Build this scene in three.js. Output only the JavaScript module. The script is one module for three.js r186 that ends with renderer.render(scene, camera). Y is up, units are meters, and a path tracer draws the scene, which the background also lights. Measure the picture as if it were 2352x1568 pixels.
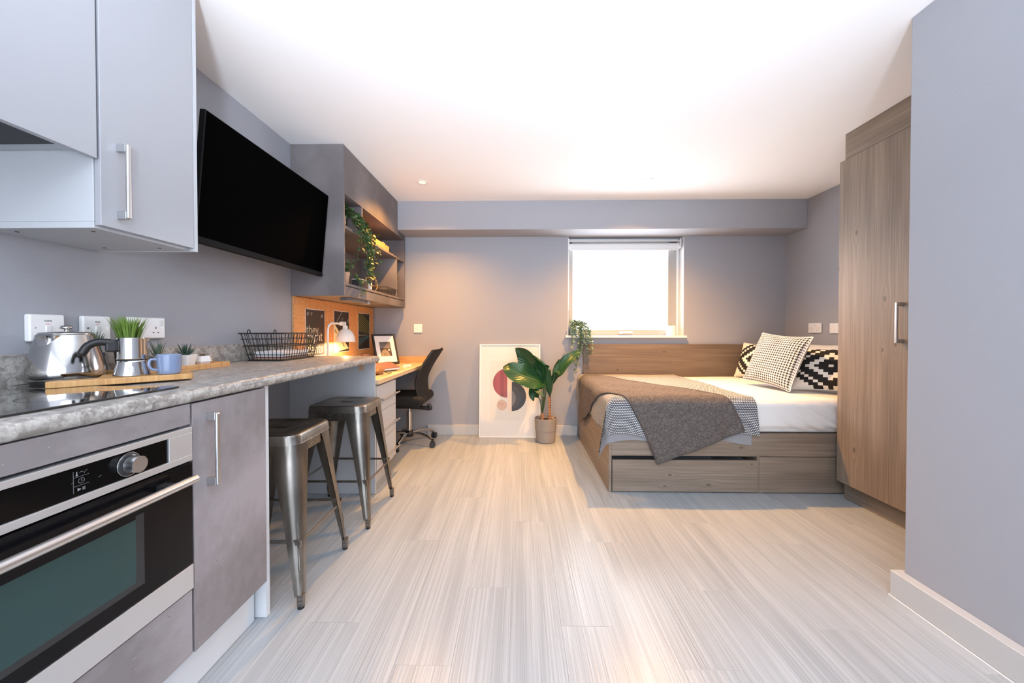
import * as THREE from 'three';
import { RoundedBoxGeometry } from 'three/addons/geometries/RoundedBoxGeometry.js';
import { mergeGeometries, toCreasedNormals } from 'three/addons/utils/BufferGeometryUtils.js';
import { FontLoader } from 'three/addons/loaders/FontLoader.js';
import { TextGeometry } from 'three/addons/geometries/TextGeometry.js';
import { RectAreaLightUniformsLib } from 'three/addons/lights/RectAreaLightUniformsLib.js';

// ------------------------------------------------------------------ camera, sky, daylight, exposure
// Units are metres; d is the distance into the room, so z = -d.
const scene = new THREE.Scene();
const camera = new THREE.PerspectiveCamera(2 * Math.atan(784 / 880) * 180 / Math.PI, 1.5, 0.05, 50);
camera.position.set(0, 1.055, 0);
camera.rotation.order = 'YXZ';
camera.rotation.set(-0.0129, 0.0191, 0);
camera.setViewOffset(2352, 1568, 0, 13.2, 2352, 1568);
const renderer = new THREE.WebGLRenderer({ antialias: true });
renderer.toneMapping = THREE.LinearToneMapping;
renderer.toneMappingExposure = 1.0;
renderer.shadowMap.enabled = true;
RectAreaLightUniformsLib.init();
scene.background = new THREE.Color().setRGB(2.6, 2.7, 2.85);          // a bright overcast sky

function daylight(w, h, x, y, d, turn, strength, r, g, b) {           // sky light entering by a window
  const l = new THREE.RectAreaLight(new THREE.Color().setRGB(r, g, b), strength, w, h);
  l.position.set(x, y, -d); l.rotation.y = turn; scene.add(l);
}
daylight(3.3, 1.95, 0.0, 1.2, -1.62, 0, 3.1, 0.86, 0.97, 1.14);      // unseen glazed doors behind the camera, placed to light the kitchen and ceiling
daylight(1.0, 0.85, 1.06, 1.48, 4.07, Math.PI, 9.0, 0.95, 0.99, 1.07); // window over the bed

const UNSEEN_UPLIGHT = [0.10, 1.25, -0.75, 42];                              // unseen lamp behind the camera, placed to light the ceiling: x, height, d, power
const WARM = new THREE.Color().setRGB(1.0, 0.47, 0.10);
const DOWNLIGHTS = [[-0.79, 3.12, WARM, 15], [1.03, 3.11, WARM, 24]];

// ------------------------------------------------------------------ helpers
let seed = 7;
const rnd = () => { seed = (seed + 0x6d2b79f5) | 0; let t = Math.imul(seed ^ (seed >>> 15), 1 | seed); t = (t + Math.imul(t ^ (t >>> 7), 61 | t)) ^ t; return ((t ^ (t >>> 14)) >>> 0) / 4294967296; };
const rr = (a, b) => a + (b - a) * rnd();
const V = (x, y, d) => new THREE.Vector3(x, y, -d);
const clamp = (x, a, b) => Math.min(b, Math.max(a, x)), lerp = (a, b, t) => a + (b - a) * t;
const smooth = (a, b, x) => { const t = clamp((x - a) / (b - a), 0, 1); return t * t * (3 - 2 * t); };
const used = new Map();
function numbered(name) { const n = used.get(name) ?? 0; used.set(name, n + 1); return n ? `${name}_${String(n).padStart(3, '0')}` : name; }
function tag(o, label, category, group) { o.userData.label = label; o.userData.category = category; if (group) o.userData.group = group; return o; }
function thing(name, label, category, x, y, d, group, turn = 0) {
  const o = new THREE.Group(); o.name = numbered(name); o.position.set(x, y, -d); o.rotation.y = turn; scene.add(o);
  return tag(o, label, category, group);
}
function lit(m) { m.castShadow = true; m.receiveShadow = true; return m; }
const originOf = (o) => { let p = o; while (p.parent && p.parent !== scene) p = p.parent; return p.position; };
function loc(parent, name, geo, mat, label) {                          // geometry in the thing's own axes
  const m = lit(new THREE.Mesh(geo, mat)); m.name = name; parent.add(m); if (label) m.userData.label = label; return m;
}
function part(parent, name, geo, mat, label) {                         // geometry laid out in room coordinates
  const o = originOf(parent); geo.translate(-o.x, -o.y, -o.z); return loc(parent, name, geo, mat, label);
}
function struct(name, geo, mat) {
  const m = lit(new THREE.Mesh(geo, mat)); m.name = name; m.userData.kind = 'structure'; scene.add(m); return m;
}
const plain = (g) => { const n = g.index ? g.toNonIndexed() : g; for (const k of Object.keys(n.attributes)) if (!['position', 'normal', 'uv'].includes(k)) n.deleteAttribute(k); if (!n.attributes.uv) n.setAttribute('uv', new THREE.Float32BufferAttribute(new Float32Array(n.attributes.position.count * 2), 2)); return n; };
const join = (...gs) => mergeGeometries(gs.flat().map(plain), false);
function uvm(geo, turned = false, ou = 0, ov = 0) {                    // uv in metres, by the way each face points; turned swaps u and v
  const g = geo.index ? geo.toNonIndexed() : geo, p = g.attributes.position, uv = new Float32Array(p.count * 2);
  const a = new THREE.Vector3(), b = new THREE.Vector3(), c = new THREE.Vector3();
  for (let i = 0; i < p.count; i += 3) {
    a.fromBufferAttribute(p, i); b.fromBufferAttribute(p, i + 1).sub(a); c.fromBufferAttribute(p, i + 2).sub(a); b.cross(c);
    const ax = Math.abs(b.x), ay = Math.abs(b.y), az = Math.abs(b.z);
    for (let k = 0; k < 3; k++) {
      const x = p.getX(i + k), y = p.getY(i + k), z = p.getZ(i + k);
      const [u, v] = ax > ay && ax > az ? [z, y] : ay > az ? [x, z] : [x, y];
      uv[(i + k) * 2] = (turned ? v : u) + ou; uv[(i + k) * 2 + 1] = (turned ? u : v) + ov;
    }
  }
  g.setAttribute('uv', new THREE.BufferAttribute(uv, 2)); return g;
}
function bx(x0, x1, y0, y1, d0, d1, r = 0.0015, turned = false) {      // a box between bounds, edges rounded by r
  const w = x1 - x0, h = y1 - y0, l = d1 - d0;
  const g = r > 0 ? new RoundedBoxGeometry(w, h, l, r > 0.006 ? 3 : 1, Math.min(r, w / 2.01, h / 2.01, l / 2.01)) : new THREE.BoxGeometry(w, h, l);
  g.translate((x0 + x1) / 2, (y0 + y1) / 2, -(d0 + d1) / 2);
  return uvm(plain(g), turned);
}
function rod(a, b, r, r2 = r, n = 12, caps = true) {                   // a round bar between two points
  const v = b.clone().sub(a), g = new THREE.CylinderGeometry(r2, r, v.length(), n, 1, !caps);
  g.applyQuaternion(new THREE.Quaternion().setFromUnitVectors(new THREE.Vector3(0, 1, 0), v.clone().normalize()));
  const m = a.clone().add(b).multiplyScalar(0.5); g.translate(m.x, m.y, m.z); return plain(g);
}
function tube(pts, r, n = 40, k = 8, closed = false) { return plain(new THREE.TubeGeometry(new THREE.CatmullRomCurve3(pts, closed, 'centripetal'), n, r, k, closed)); }
const poly = (pts, r, closed = false, k = 6) => join(pts.map((p, i) => (i + 1 < pts.length || closed) ? rod(p, pts[(i + 1) % pts.length], r, r, k) : null).filter(Boolean));
function lathe(pts, n = 40) { return plain(new THREE.LatheGeometry(pts.map(([r, y]) => new THREE.Vector2(r, y)), n)); }
function disc(r, h, n = 24) { return plain(new THREE.CylinderGeometry(r, r, h, n)); }
function loft(loops, { closeStart = false, closeEnd = false, crease = 0.6, open = false } = {}) { // skins loops of equal point counts
  const n = loops[0].length, pos = [], uv = [], idx = [];
  loops.forEach((l, i) => l.forEach((p, j) => { pos.push(p.x, p.y, p.z); uv.push(j / n, i / (loops.length - 1)); }));
  for (let i = 0; i + 1 < loops.length; i++) for (let j = 0; j < (open ? n - 1 : n); j++) {
    const a = i * n + j, b = i * n + (j + 1) % n, c = a + n, e = b + n; idx.push(a, b, e, a, e, c);
  }
  const cap = (i, flip) => { const s = pos.length / 3, m = loops[i].reduce((q, p) => q.add(p), new THREE.Vector3()).multiplyScalar(1 / n); pos.push(m.x, m.y, m.z); uv.push(0.5, 0.5); for (let j = 0; j < n; j++) { const a = i * n + j, b = i * n + (j + 1) % n; flip ? idx.push(s, b, a) : idx.push(s, a, b); } };
  if (closeStart) cap(0, true); if (closeEnd) cap(loops.length - 1, false);
  const g = new THREE.BufferGeometry(); g.setAttribute('position', new THREE.Float32BufferAttribute(pos, 3)); g.setAttribute('uv', new THREE.Float32BufferAttribute(uv, 2)); g.setIndex(idx);
  return plain(toCreasedNormals(g, crease));
}
function sheet(fn, ns, nt, th, su = 1, sv = 1) {                       // a cloth, leaf or panel of thickness th through fn(s, t)
  const e = 1e-3, P = [], N = [];
  for (let i = 0; i <= nt; i++) for (let j = 0; j <= ns; j++) {
    const s = j / ns, t = i / nt, p = fn(s, t), ds = fn(Math.min(1, s + e), t).sub(fn(Math.max(0, s - e), t)), dt = fn(s, Math.min(1, t + e)).sub(fn(s, Math.max(0, t - e)));
    const nn = ds.cross(dt); if (nn.lengthSq() < 1e-16) nn.set(0, 1, 0); P.push(p); N.push(nn.normalize());
  }
  const W = ns + 1, C = P.length, pos = [], nor = [], uv = [], idx = [];
  for (const sg of [0.5, -0.5]) P.forEach((p, k) => { const n = N[k]; pos.push(p.x + n.x * th * sg, p.y + n.y * th * sg, p.z + n.z * th * sg); const q = sg > 0 ? 1 : -1; nor.push(n.x * q, n.y * q, n.z * q); uv.push((k % W) / ns * su, Math.floor(k / W) / nt * sv); });
  for (let i = 0; i < nt; i++) for (let j = 0; j < ns; j++) { const a = i * W + j, b = a + 1, c = a + W, d = c + 1; idx.push(a, b, d, a, d, c, C + a, C + d, C + b, C + a, C + c, C + d); }
  const rim = [];
  for (let j = 0; j < ns; j++) { rim.push([j + 1, j]); rim.push([nt * W + j, nt * W + j + 1]); }
  for (let i = 0; i < nt; i++) { rim.push([i * W, (i + 1) * W]); rim.push([(i + 1) * W + ns, i * W + ns]); }
  for (const [a, b] of rim) idx.push(a, b, C + b, a, C + b, C + a);
  const g = new THREE.BufferGeometry(); g.setAttribute('position', new THREE.Float32BufferAttribute(pos, 3)); g.setAttribute('normal', new THREE.Float32BufferAttribute(nor, 3)); g.setAttribute('uv', new THREE.Float32BufferAttribute(uv, 2)); g.setIndex(idx);
  return g;
}
const place = (g, x, y, d, ry = 0, rx = 0, rz = 0) => { g.rotateZ(rz); g.rotateX(rx); g.rotateY(ry); g.translate(x, y, -d); return g; };

// ------------------------------------------------------------------ textures
const hash = (x, y, s) => { let h = Math.imul(x, 374761393) + Math.imul(y, 668265263) + Math.imul(s, 1442695041); h = Math.imul(h ^ (h >>> 13), 1274126177); return ((h ^ (h >>> 16)) >>> 0) / 4294967296; };
function noise(u, v, fx, fy, s) {                                      // value noise, repeating over u, v in 0..1
  const x = u * fx, y = v * fy, ix = Math.floor(x), iy = Math.floor(y), a = x - ix, b = y - iy, p = a * a * (3 - 2 * a), q = b * b * (3 - 2 * b);
  const x0 = ((ix % fx) + fx) % fx, x1 = (x0 + 1) % fx, y0 = ((iy % fy) + fy) % fy, y1 = (y0 + 1) % fy;
  return lerp(lerp(hash(x0, y0, s), hash(x1, y0, s), p), lerp(hash(x0, y1, s), hash(x1, y1, s), p), q);
}
const fbm = (u, v, fx, fy, s, n = 4) => { let r = 0, a = 0.5, t = 0; for (let i = 0; i < n; i++) { r += a * noise(u, v, fx << i, fy << i, s + i); t += a; a *= 0.5; } return r / t; };
function tex(w, h, fn, srgb = true) {
  const data = new Uint8Array(w * h * 4);
  for (let y = 0; y < h; y++) for (let x = 0; x < w; x++) {
    const c = fn((x + 0.5) / w, (y + 0.5) / h), o = (y * w + x) * 4;
    if (typeof c === 'number') data[o] = data[o + 1] = data[o + 2] = clamp(c, 0, 1) * 255; else for (let k = 0; k < 3; k++) data[o + k] = clamp(c[k], 0, 255);
    data[o + 3] = 255;
  }
  const t = new THREE.DataTexture(data, w, h); t.wrapS = t.wrapT = THREE.RepeatWrapping; t.magFilter = THREE.LinearFilter; t.minFilter = THREE.LinearMipmapLinearFilter; t.generateMipmaps = true;
  if (srgb) t.colorSpace = THREE.SRGBColorSpace; t.needsUpdate = true; return t;
}
const every = (t, sx, sy = sx) => { const c = t.clone(); c.repeat.set(1 / sx, 1 / sy); c.needsUpdate = true; return c; };
function canvas(w, h, draw) {
  const c = document.createElement('canvas'); c.width = w; c.height = h; const g = c.getContext('2d'); draw(g, w, h);
  const t = new THREE.CanvasTexture(c); t.colorSpace = THREE.SRGBColorSpace; t.magFilter = THREE.LinearFilter; return t;
}
const tint = (c, k) => [c[0] * k, c[1] * k, c[2] * k], mixc = (a, b, t) => [lerp(a[0], b[0], t), lerp(a[1], b[1], t), lerp(a[2], b[2], t)];

function woodTexture(w, h, light, dark, s, grain, knots, band = 1) {             // grain runs along v
  const ks = Array.from({ length: knots }, (_, i) => [hash(i, 1, s), hash(i, 2, s), 0.012 + 0.016 * hash(i, 3, s)]);
  return tex(w, h, (u, v) => {
    let kn = 0, bend = 0;
    for (const [ku, kv, kr] of ks) {
      let du = u - ku, dv = v - kv; du -= Math.round(du); dv -= Math.round(dv);
      const q = Math.hypot(du, dv * 1.25) / kr; kn = Math.max(kn, 1 - smooth(0.35, 1.0, q)); bend += Math.exp(-q * q * 0.16) * 0.05 * Math.sign(du || 1);
    }
    const uu = u - bend, warp = fbm(uu, v, 3, 2, s + 5, 3);
    const bands = fbm(uu + warp * 0.06, v, 22, 2, s + 11, 3), fine = fbm(uu, v, grain, 5, s + 21, 3), cloud = fbm(u, v, 4, 2, s + 31, 3);
    const t = clamp(0.5 + (bands - 0.5) * 1.1 * band + (fine - 0.5) * 1.0 + (cloud - 0.5) * 0.6, 0, 1);
    return mixc(mixc(dark, light, t), tint(dark, 0.66), kn * 0.6);
  });
}
const T = {};
T.floor = woodTexture(1024, 1024, [192, 193, 193], [150, 152, 153], 41, 210, 0, 0.35);
T.floorBump = tex(512, 512, (u, v) => fbm(u, v, 120, 4, 77, 3), false);
T.oak = woodTexture(1024, 1024, [158, 143, 127], [122, 108, 94], 11, 130, 6, 0.5);
T.pale = woodTexture(512, 512, [222, 196, 158], [196, 166, 126], 17, 60, 0);
T.ochre = woodTexture(256, 256, [214, 170, 112], [186, 138, 84], 23, 40, 0);
T.concrete = tex(1024, 1024, (u, v) => {
  const c = fbm(u, v, 3, 3, 51, 5), f = fbm(u, v, 40, 26, 58, 3), pit = noise(u, v, 150, 110, 61), big = noise(u, v, 60, 42, 67);
  let col = mixc([126, 119, 120], [156, 149, 151], clamp((c - 0.5) * 2.0 + 0.5 + (f - 0.5) * 0.5, 0, 1));
  if (pit > 0.955 && big > 0.55) col = tint(col, 0.74); if (pit < 0.03 && big < 0.45) col = mixc(col, [196, 192, 190], 0.6);
  return col;
});
T.slate = tex(512, 512, (u, v) => mixc([100, 94, 95], [128, 121, 121], clamp((fbm(u, v, 3, 3, 151, 5) - 0.5) * 1.8 + 0.5, 0, 1)));
T.stone = tex(1024, 1024, (u, v) => {
  const a = fbm(u, v, 22, 22, 71, 4), b = noise(u, v, 120, 120, 75), c = fbm(u, v, 60, 60, 79, 2), w = Math.abs(fbm(u, v, 14, 14, 83, 4) - 0.5);
  let col = mixc([128, 123, 118], [176, 172, 166], clamp((a - 0.5) * 2.2 + 0.5 + (c - 0.5) * 0.9, 0, 1));
  if (w < 0.012 && c > 0.5) col = mixc(col, [206, 203, 198], 0.55);
  if (b > 0.93) col = mixc(col, [205, 202, 198], 0.7); if (b < 0.06) col = tint(col, 0.68);
  return col;
});
T.cork = tex(512, 512, (u, v) => mixc([204, 146, 92], [220, 164, 108], clamp((fbm(u, v, 60, 60, 91, 3) - 0.5) * 2.4 + 0.5, 0, 1)));
T.brush = tex(256, 256, (u, v) => 0.35 + 0.45 * fbm(u, v, 4, 110, 101, 3), false);
T.steel = tex(512, 512, (u, v) => mixc([146, 144, 140], [196, 194, 190], clamp((fbm(u, v, 5, 3, 111, 5) - 0.5) * 2 + 0.5, 0, 1)));
T.cloth = tex(256, 256, (u, v) => 0.5 + 0.25 * Math.sin(u * 2 * Math.PI * 64) * Math.sin(v * 2 * Math.PI * 64) + 0.2 * (noise(u, v, 64, 64, 121) - 0.5), false);
T.melange = tex(512, 512, (u, v) => { const n = noise(u, v, 256, 200, 131), m = fbm(u, v, 30, 30, 135, 3); return mixc([74, 67, 64], [158, 149, 143], clamp(n * n * 0.95 + (m - 0.5) * 0.5, 0, 1)); });
T.felt = tex(256, 256, (u, v) => noise(u, v, 128, 128, 141) * 0.6 + 0.4 * fbm(u, v, 30, 30, 145, 3), false);
const knit = (u, v, hgt) => { const row = Math.floor(v * 4), y = v * 4 - row, x = ((u * 4 + (row % 2) * 0.5) % 1 + 1) % 1; const q = Math.hypot((x - 0.5) / 0.46, (y - 0.40) / 0.34); const w = 1 - smooth(0.75, 1.02, q); return hgt ? 0.15 + 0.85 * Math.sqrt(Math.max(0, 1 - q * q)) : mixc([58, 62, 76], [238, 235, 230], w); };
T.knit = tex(128, 128, (u, v) => knit(u, v, false)); T.knitBump = tex(128, 128, (u, v) => knit(u, v, true), false);
T.hound = tex(128, 128, (u, v) => { const x = Math.floor(u * 8), y = Math.floor(v * 8), dark = ((x + y) % 4 < 2) ? x % 8 < 4 : y % 8 < 4; return dark ? [30, 28, 30] : [236, 233, 228]; });
T.diamond = tex(512, 512, (u, v) => {
  const n = 17, i = Math.floor(u * n) - 8, j = Math.floor(v * n) - 8;
  const band = (d) => d === 0 ? 1 : d <= 3 ? 0 : d <= 5 ? 1 : d <= 8 ? 0 : d <= 9 ? 1 : d <= 11 ? 0 : 1;
  return band(Math.abs(i) + Math.abs(j)) ? [236, 230, 218] : [34, 31, 30];
});
T.leaf = tex(256, 512, (u, v) => { const rib = Math.abs(u - 0.5), vein = Math.abs((v * 16 - rib * 9) % 1 - 0.5); const g = mixc([26, 64, 38], [48, 94, 50], fbm(u, v, 6, 8, 161, 3)); return rib < 0.014 ? [84, 118, 62] : vein < 0.07 ? mixc(g, [84, 124, 72], 0.35) : g; });
T.leafBump = tex(128, 256, (u, v) => { const rib = Math.abs(u - 0.5); return 0.5 + 0.5 * Math.cos((v * 16 - rib * 9) * 2 * Math.PI) * smooth(0, 0.2, rib); }, false);
T.bark = tex(128, 256, (u, v) => mixc([150, 96, 62], [206, 150, 104], clamp(0.5 + 0.5 * Math.sin((v * 14 + 0.5 * noise(u, v, 6, 8, 171)) * 2 * Math.PI) + (noise(u, v, 30, 40, 173) - 0.5), 0, 1)));
T.soil = tex(128, 128, (u, v) => tint([58, 44, 36], 0.6 + 0.8 * noise(u, v, 40, 40, 181)));
T.paint = tex(512, 512, (u, v) => fbm(u, v, 90, 90, 191, 3), false);

// ------------------------------------------------------------------ materials
const S = (o) => new THREE.MeshStandardMaterial(o), PH = (o) => new THREE.MeshPhysicalMaterial(o);
const lin = (r, g, b) => new THREE.Color().setRGB(r, g, b);
const M = {
  wall: S({ color: lin(0.335, 0.342, 0.372), roughness: 0.75, bumpMap: every(T.paint, 0.5), bumpScale: 0.0003 }),
  ceiling: S({ color: lin(0.93, 0.93, 0.93), roughness: 0.9 }),
  trim: S({ color: lin(0.50, 0.495, 0.485), roughness: 0.35 }),
  subfloor: S({ color: lin(0.24, 0.23, 0.22), roughness: 0.9 }),
  gloss: PH({ color: lin(0.345, 0.35, 0.372), roughness: 0.32 }),
  board: S({ color: lin(0.47, 0.485, 0.51), roughness: 0.5 }),
  plinth: S({ color: lin(0.70, 0.73, 0.76), roughness: 0.4 }),
  walnut: S({ map: every(T.oak, 0.55, 1.3), color: lin(0.68, 0.64, 0.60), roughness: 0.5 }),
  carcass: S({ color: lin(0.50, 0.51, 0.53), roughness: 0.55 }),
  concrete: S({ map: every(T.concrete, 0.8), roughness: 0.55 }),
  slate: S({ map: every(T.slate, 0.7), roughness: 0.6 }),
  stone: S({ map: every(T.stone, 0.36), roughness: 0.38 }),
  oak: S({ map: every(T.oak, 0.55, 1.3), color: lin(0.93, 0.92, 0.92), roughness: 0.5, bumpMap: every(T.oak, 0.55, 1.3), bumpScale: 0.0004 }),
  pale: S({ map: every(T.pale, 0.4, 0.9), roughness: 0.5 }),
  ochre: S({ map: every(T.ochre, 0.12, 0.4), roughness: 0.55 }),
  cork: S({ map: every(T.cork, 0.5), roughness: 0.85 }),
  brushed: S({ color: lin(0.60, 0.60, 0.60), metalness: 1, roughness: 0.34, roughnessMap: null }),
  trimSteel: S({ color: lin(0.66, 0.67, 0.68), metalness: 0.85, roughness: 0.45 }),
  ring: S({ color: lin(0.02, 0.02, 0.022), roughness: 0.2 }),
  kettle: S({ color: lin(0.50, 0.49, 0.48), metalness: 1, roughness: 0.12 }),
  chrome: S({ color: lin(0.60, 0.59, 0.58), metalness: 1, roughness: 0.09 }),
  gun: S({ map: every(T.steel, 0.4), color: lin(0.62, 0.60, 0.575), metalness: 1, roughness: 0.34 }),
  blackGlass: PH({ color: lin(0.004, 0.004, 0.005), roughness: 0.06, clearcoat: 1, clearcoatRoughness: 0.03 }),
  ovenGlass: PH({ color: lin(0.028, 0.058, 0.056), roughness: 0.16, specularIntensity: 0.5 }),
  ovenBlack: PH({ color: lin(0.004, 0.004, 0.005), roughness: 0.14, specularIntensity: 0.35 }),
  ovenRim: S({ color: lin(0.018, 0.020, 0.022), roughness: 0.4 }),
  black: S({ color: lin(0.012, 0.012, 0.013), roughness: 0.45 }),
  rubber: S({ color: lin(0.01, 0.01, 0.01), roughness: 0.7 }),
  screen: PH({ color: lin(0.0004, 0.0004, 0.0005), roughness: 0.6, specularIntensity: 0.02 }),
  bezel: PH({ color: lin(0.008, 0.008, 0.009), roughness: 0.7, specularIntensity: 0.3 }),
  bezelLow: PH({ color: lin(0.012, 0.0125, 0.013), roughness: 0.8, specularIntensity: 0.2 }),
  plastic: S({ color: lin(0.78, 0.78, 0.78), roughness: 0.3 }),
  dark: S({ color: lin(0.03, 0.03, 0.035), roughness: 0.6 }),
  mug: PH({ color: lin(0.185, 0.245, 0.385), roughness: 0.25, clearcoat: 0.6, clearcoatRoughness: 0.1 }),
  whitePot: S({ color: lin(0.80, 0.79, 0.77), roughness: 0.4 }),
  navyPot: S({ color: lin(0.03, 0.04, 0.055), roughness: 0.4 }),
  tin: S({ color: lin(0.5, 0.5, 0.5), metalness: 0.9, roughness: 0.4 }),
  taupePot: S({ color: lin(0.33, 0.27, 0.225), roughness: 0.75 }),
  terracotta: S({ color: lin(0.55, 0.36, 0.24), roughness: 0.8 }),
  soil: S({ map: T.soil, roughness: 1 }),
  grass: S({ color: lin(0.17, 0.29, 0.05), roughness: 0.55, side: THREE.DoubleSide }),
  aloe: S({ color: lin(0.035, 0.075, 0.055), roughness: 0.45 }),
  airplant: S({ color: lin(0.10, 0.15, 0.10), roughness: 0.6 }),
  moss: S({ color: lin(0.07, 0.12, 0.03), roughness: 0.9 }),
  brownSucc: S({ color: lin(0.16, 0.11, 0.07), roughness: 0.8 }),
  ivy: S({ color: lin(0.045, 0.095, 0.03), roughness: 0.45, side: THREE.DoubleSide }),
  paleIvy: S({ color: lin(0.19, 0.29, 0.19), roughness: 0.6, side: THREE.DoubleSide }),
  stem: S({ color: lin(0.06, 0.09, 0.03), roughness: 0.6 }),
  leaf: PH({ map: T.leaf, roughness: 0.28, bumpMap: T.leafBump, bumpScale: 0.0012, transmission: 0.12, thickness: 0 }),
  leafStalk: S({ color: lin(0.05, 0.09, 0.035), roughness: 0.45 }),
  bark: S({ map: T.bark, roughness: 0.85, bumpMap: T.bark, bumpScale: 0.004 }),
  sheet: S({ color: lin(0.80, 0.795, 0.78), roughness: 0.9, bumpMap: every(T.cloth, 0.06), bumpScale: 0.0003 }),
  pillow: S({ color: lin(0.55, 0.55, 0.55), roughness: 0.9 }),
  lining: S({ color: lin(0.26, 0.26, 0.275), roughness: 0.95 }),
  knit: S({ map: every(T.knit, 0.044, 0.044), roughness: 0.95, bumpMap: every(T.knitBump, 0.044, 0.044), bumpScale: 0.004 }),
  throw: S({ map: every(T.melange, 0.30), roughness: 1, bumpMap: every(T.felt, 0.08), bumpScale: 0.0015 }),
  hound: S({ map: T.hound, roughness: 0.95 }),
  diamond: S({ map: T.diamond, roughness: 0.95 }),
  mesh: S({ color: lin(0.014, 0.013, 0.013), roughness: 0.85 }),
  white: S({ color: lin(0.82, 0.81, 0.79), roughness: 0.4 }),
  paper: S({ color: lin(0.80, 0.80, 0.82), roughness: 0.8 }),
  lampWhite: S({ color: lin(0.78, 0.77, 0.75), roughness: 0.35 }),
  gold: S({ color: lin(0.85, 0.52, 0.16), metalness: 1, roughness: 0.25 }),
  leather: S({ color: lin(0.28, 0.13, 0.045), roughness: 0.5 }),
  maroon: S({ color: lin(0.20, 0.085, 0.065), roughness: 0.5 }),
  frameGrey: S({ color: lin(0.34, 0.335, 0.32), roughness: 0.5 }),
  reveal: S({ color: lin(0.72, 0.73, 0.75), roughness: 0.7 }),
  blind: S({ color: lin(0.80, 0.80, 0.80), roughness: 0.7 }),
  pane: PH({ color: 0xffffff, transmission: 1, thickness: 0, roughness: 0, ior: 1.5 }),
  photoGlass: PH({ color: 0xffffff, transmission: 1, thickness: 0, roughness: 0.02, ior: 1.45 }),
};
T.hound.repeat.set(24, 22);

// ------------------------------------------------------------------ the room
const XL = -1.4876, XR = 2.6476, DB = 3.8724, DR = -1.75, CE = 2.2663, BEAM_Y = 2.0, BEAM_D = 3.584, XE = 1.52, DE = 1.53;
{
  const floor = new THREE.Group(); floor.name = 'floor'; floor.userData.kind = 'structure'; scene.add(floor);
  part(floor, 'subfloor', bx(XL - 0.2, XR + 0.2, -0.12, -0.0085, DR - 0.2, DB + 0.25, 0), M.subfloor);
  const mats = [1.0, 0.985, 1.01, 0.993].map((k) => S({ map: every(T.floor, 0.62, 1.9), color: lin(0.87 * k, 0.925 * k, 0.97 * k), roughness: 0.31, bumpMap: every(T.floorBump, 0.5, 1.6), bumpScale: 0.0005 }));
  const W = 0.182, L = 1.22, g = 0.00025; let c = 0;
  for (let x = XL; x < XR - 0.01; x += W, c++) {
    const x1 = Math.min(x + W, XR), start = DR - [0, 0.72, 0.35, 1.02, 0.55][c % 5];
    for (let d = start; d < DB - 0.005; d += L) {
      const d0 = Math.max(d, DR), d1 = Math.min(d + L, DB); if (d1 - d0 < 0.02 || (x > XE + 0.05 && d1 < DE - 0.05)) continue;
      const geo = bx(x + g, x1 - g, -0.0085, 0, d0 + g, d1 - g, 0), uv = geo.attributes.uv, ou = rnd() * 3, ov = rnd() * 5;
      for (let i = 0; i < uv.count; i++) uv.setXY(i, uv.getX(i) + ou, uv.getY(i) + ov);
      part(floor, 'plank', geo, mats[Math.floor(rnd() * 4)]);
    }
  }
}
struct('ceiling', bx(XL - 0.2, XR + 0.2, CE, CE + 0.15, DR - 0.2, DB + 0.25, 0), M.ceiling);
struct('wall_left', bx(XL - 0.2, XL, -0.12, CE, DR - 0.2, DB + 0.25, 0), M.wall);
struct('wall_right', bx(XR, XR + 0.2, -0.12, CE, DE - 0.6, DB + 0.25, 0), M.wall);
struct('wall_entry', bx(XE, XR + 0.2, 0, CE, DR, DE, 0.004), M.wall);
const WX0 = 0.489, WX1 = 1.646, WY0 = 0.985;                             // opening of the window over the bed
struct('wall_back', join(bx(XL, WX0, 0, CE, DB, DB + 0.25, 0), bx(WX1, XR, 0, CE, DB, DB + 0.25, 0), bx(WX0, WX1, 0, WY0, DB, DB + 0.25, 0), bx(WX0, WX1, BEAM_Y, CE, DB, DB + 0.25, 0)), M.wall);
struct('ceiling_beam', bx(XL, XR, BEAM_Y, CE, BEAM_D, DB, 0.004), M.wall);
struct('wall_rear', join(bx(XL, -1.45, 0, CE, DR - 0.2, DR, 0), bx(1.47, XR, 0, CE, DR - 0.2, DR, 0), bx(-1.45, 1.47, 2.16, CE, DR - 0.2, DR, 0), bx(-1.45, 1.47, 0, 0.06, DR - 0.2, DR, 0)), M.wall);
struct('baseboard_back', bx(-0.93, 0.585, 0, 0.103, DB - 0.016, DB, 0.003), M.trim);
{
  const b = new THREE.Group(); b.name = 'baseboard_entry'; b.userData.kind = 'structure'; scene.add(b);
  part(b, 'skirting', bx(1.4796, XE, 0.004, 0.103, DR, 1.547, 0.003), M.trim);
  part(b, 'end_return', bx(XE, 1.98, 0.004, 0.103, DE, 1.547, 0.003), M.trim);
  part(b, 'sealant_bead', join(bx(1.4756, 1.4800, 0, 0.005, DR, 1.551, 0.001), bx(1.4756, 1.98, 0, 0.005, 1.547, 1.551, 0.001)), M.plastic);
}
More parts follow.
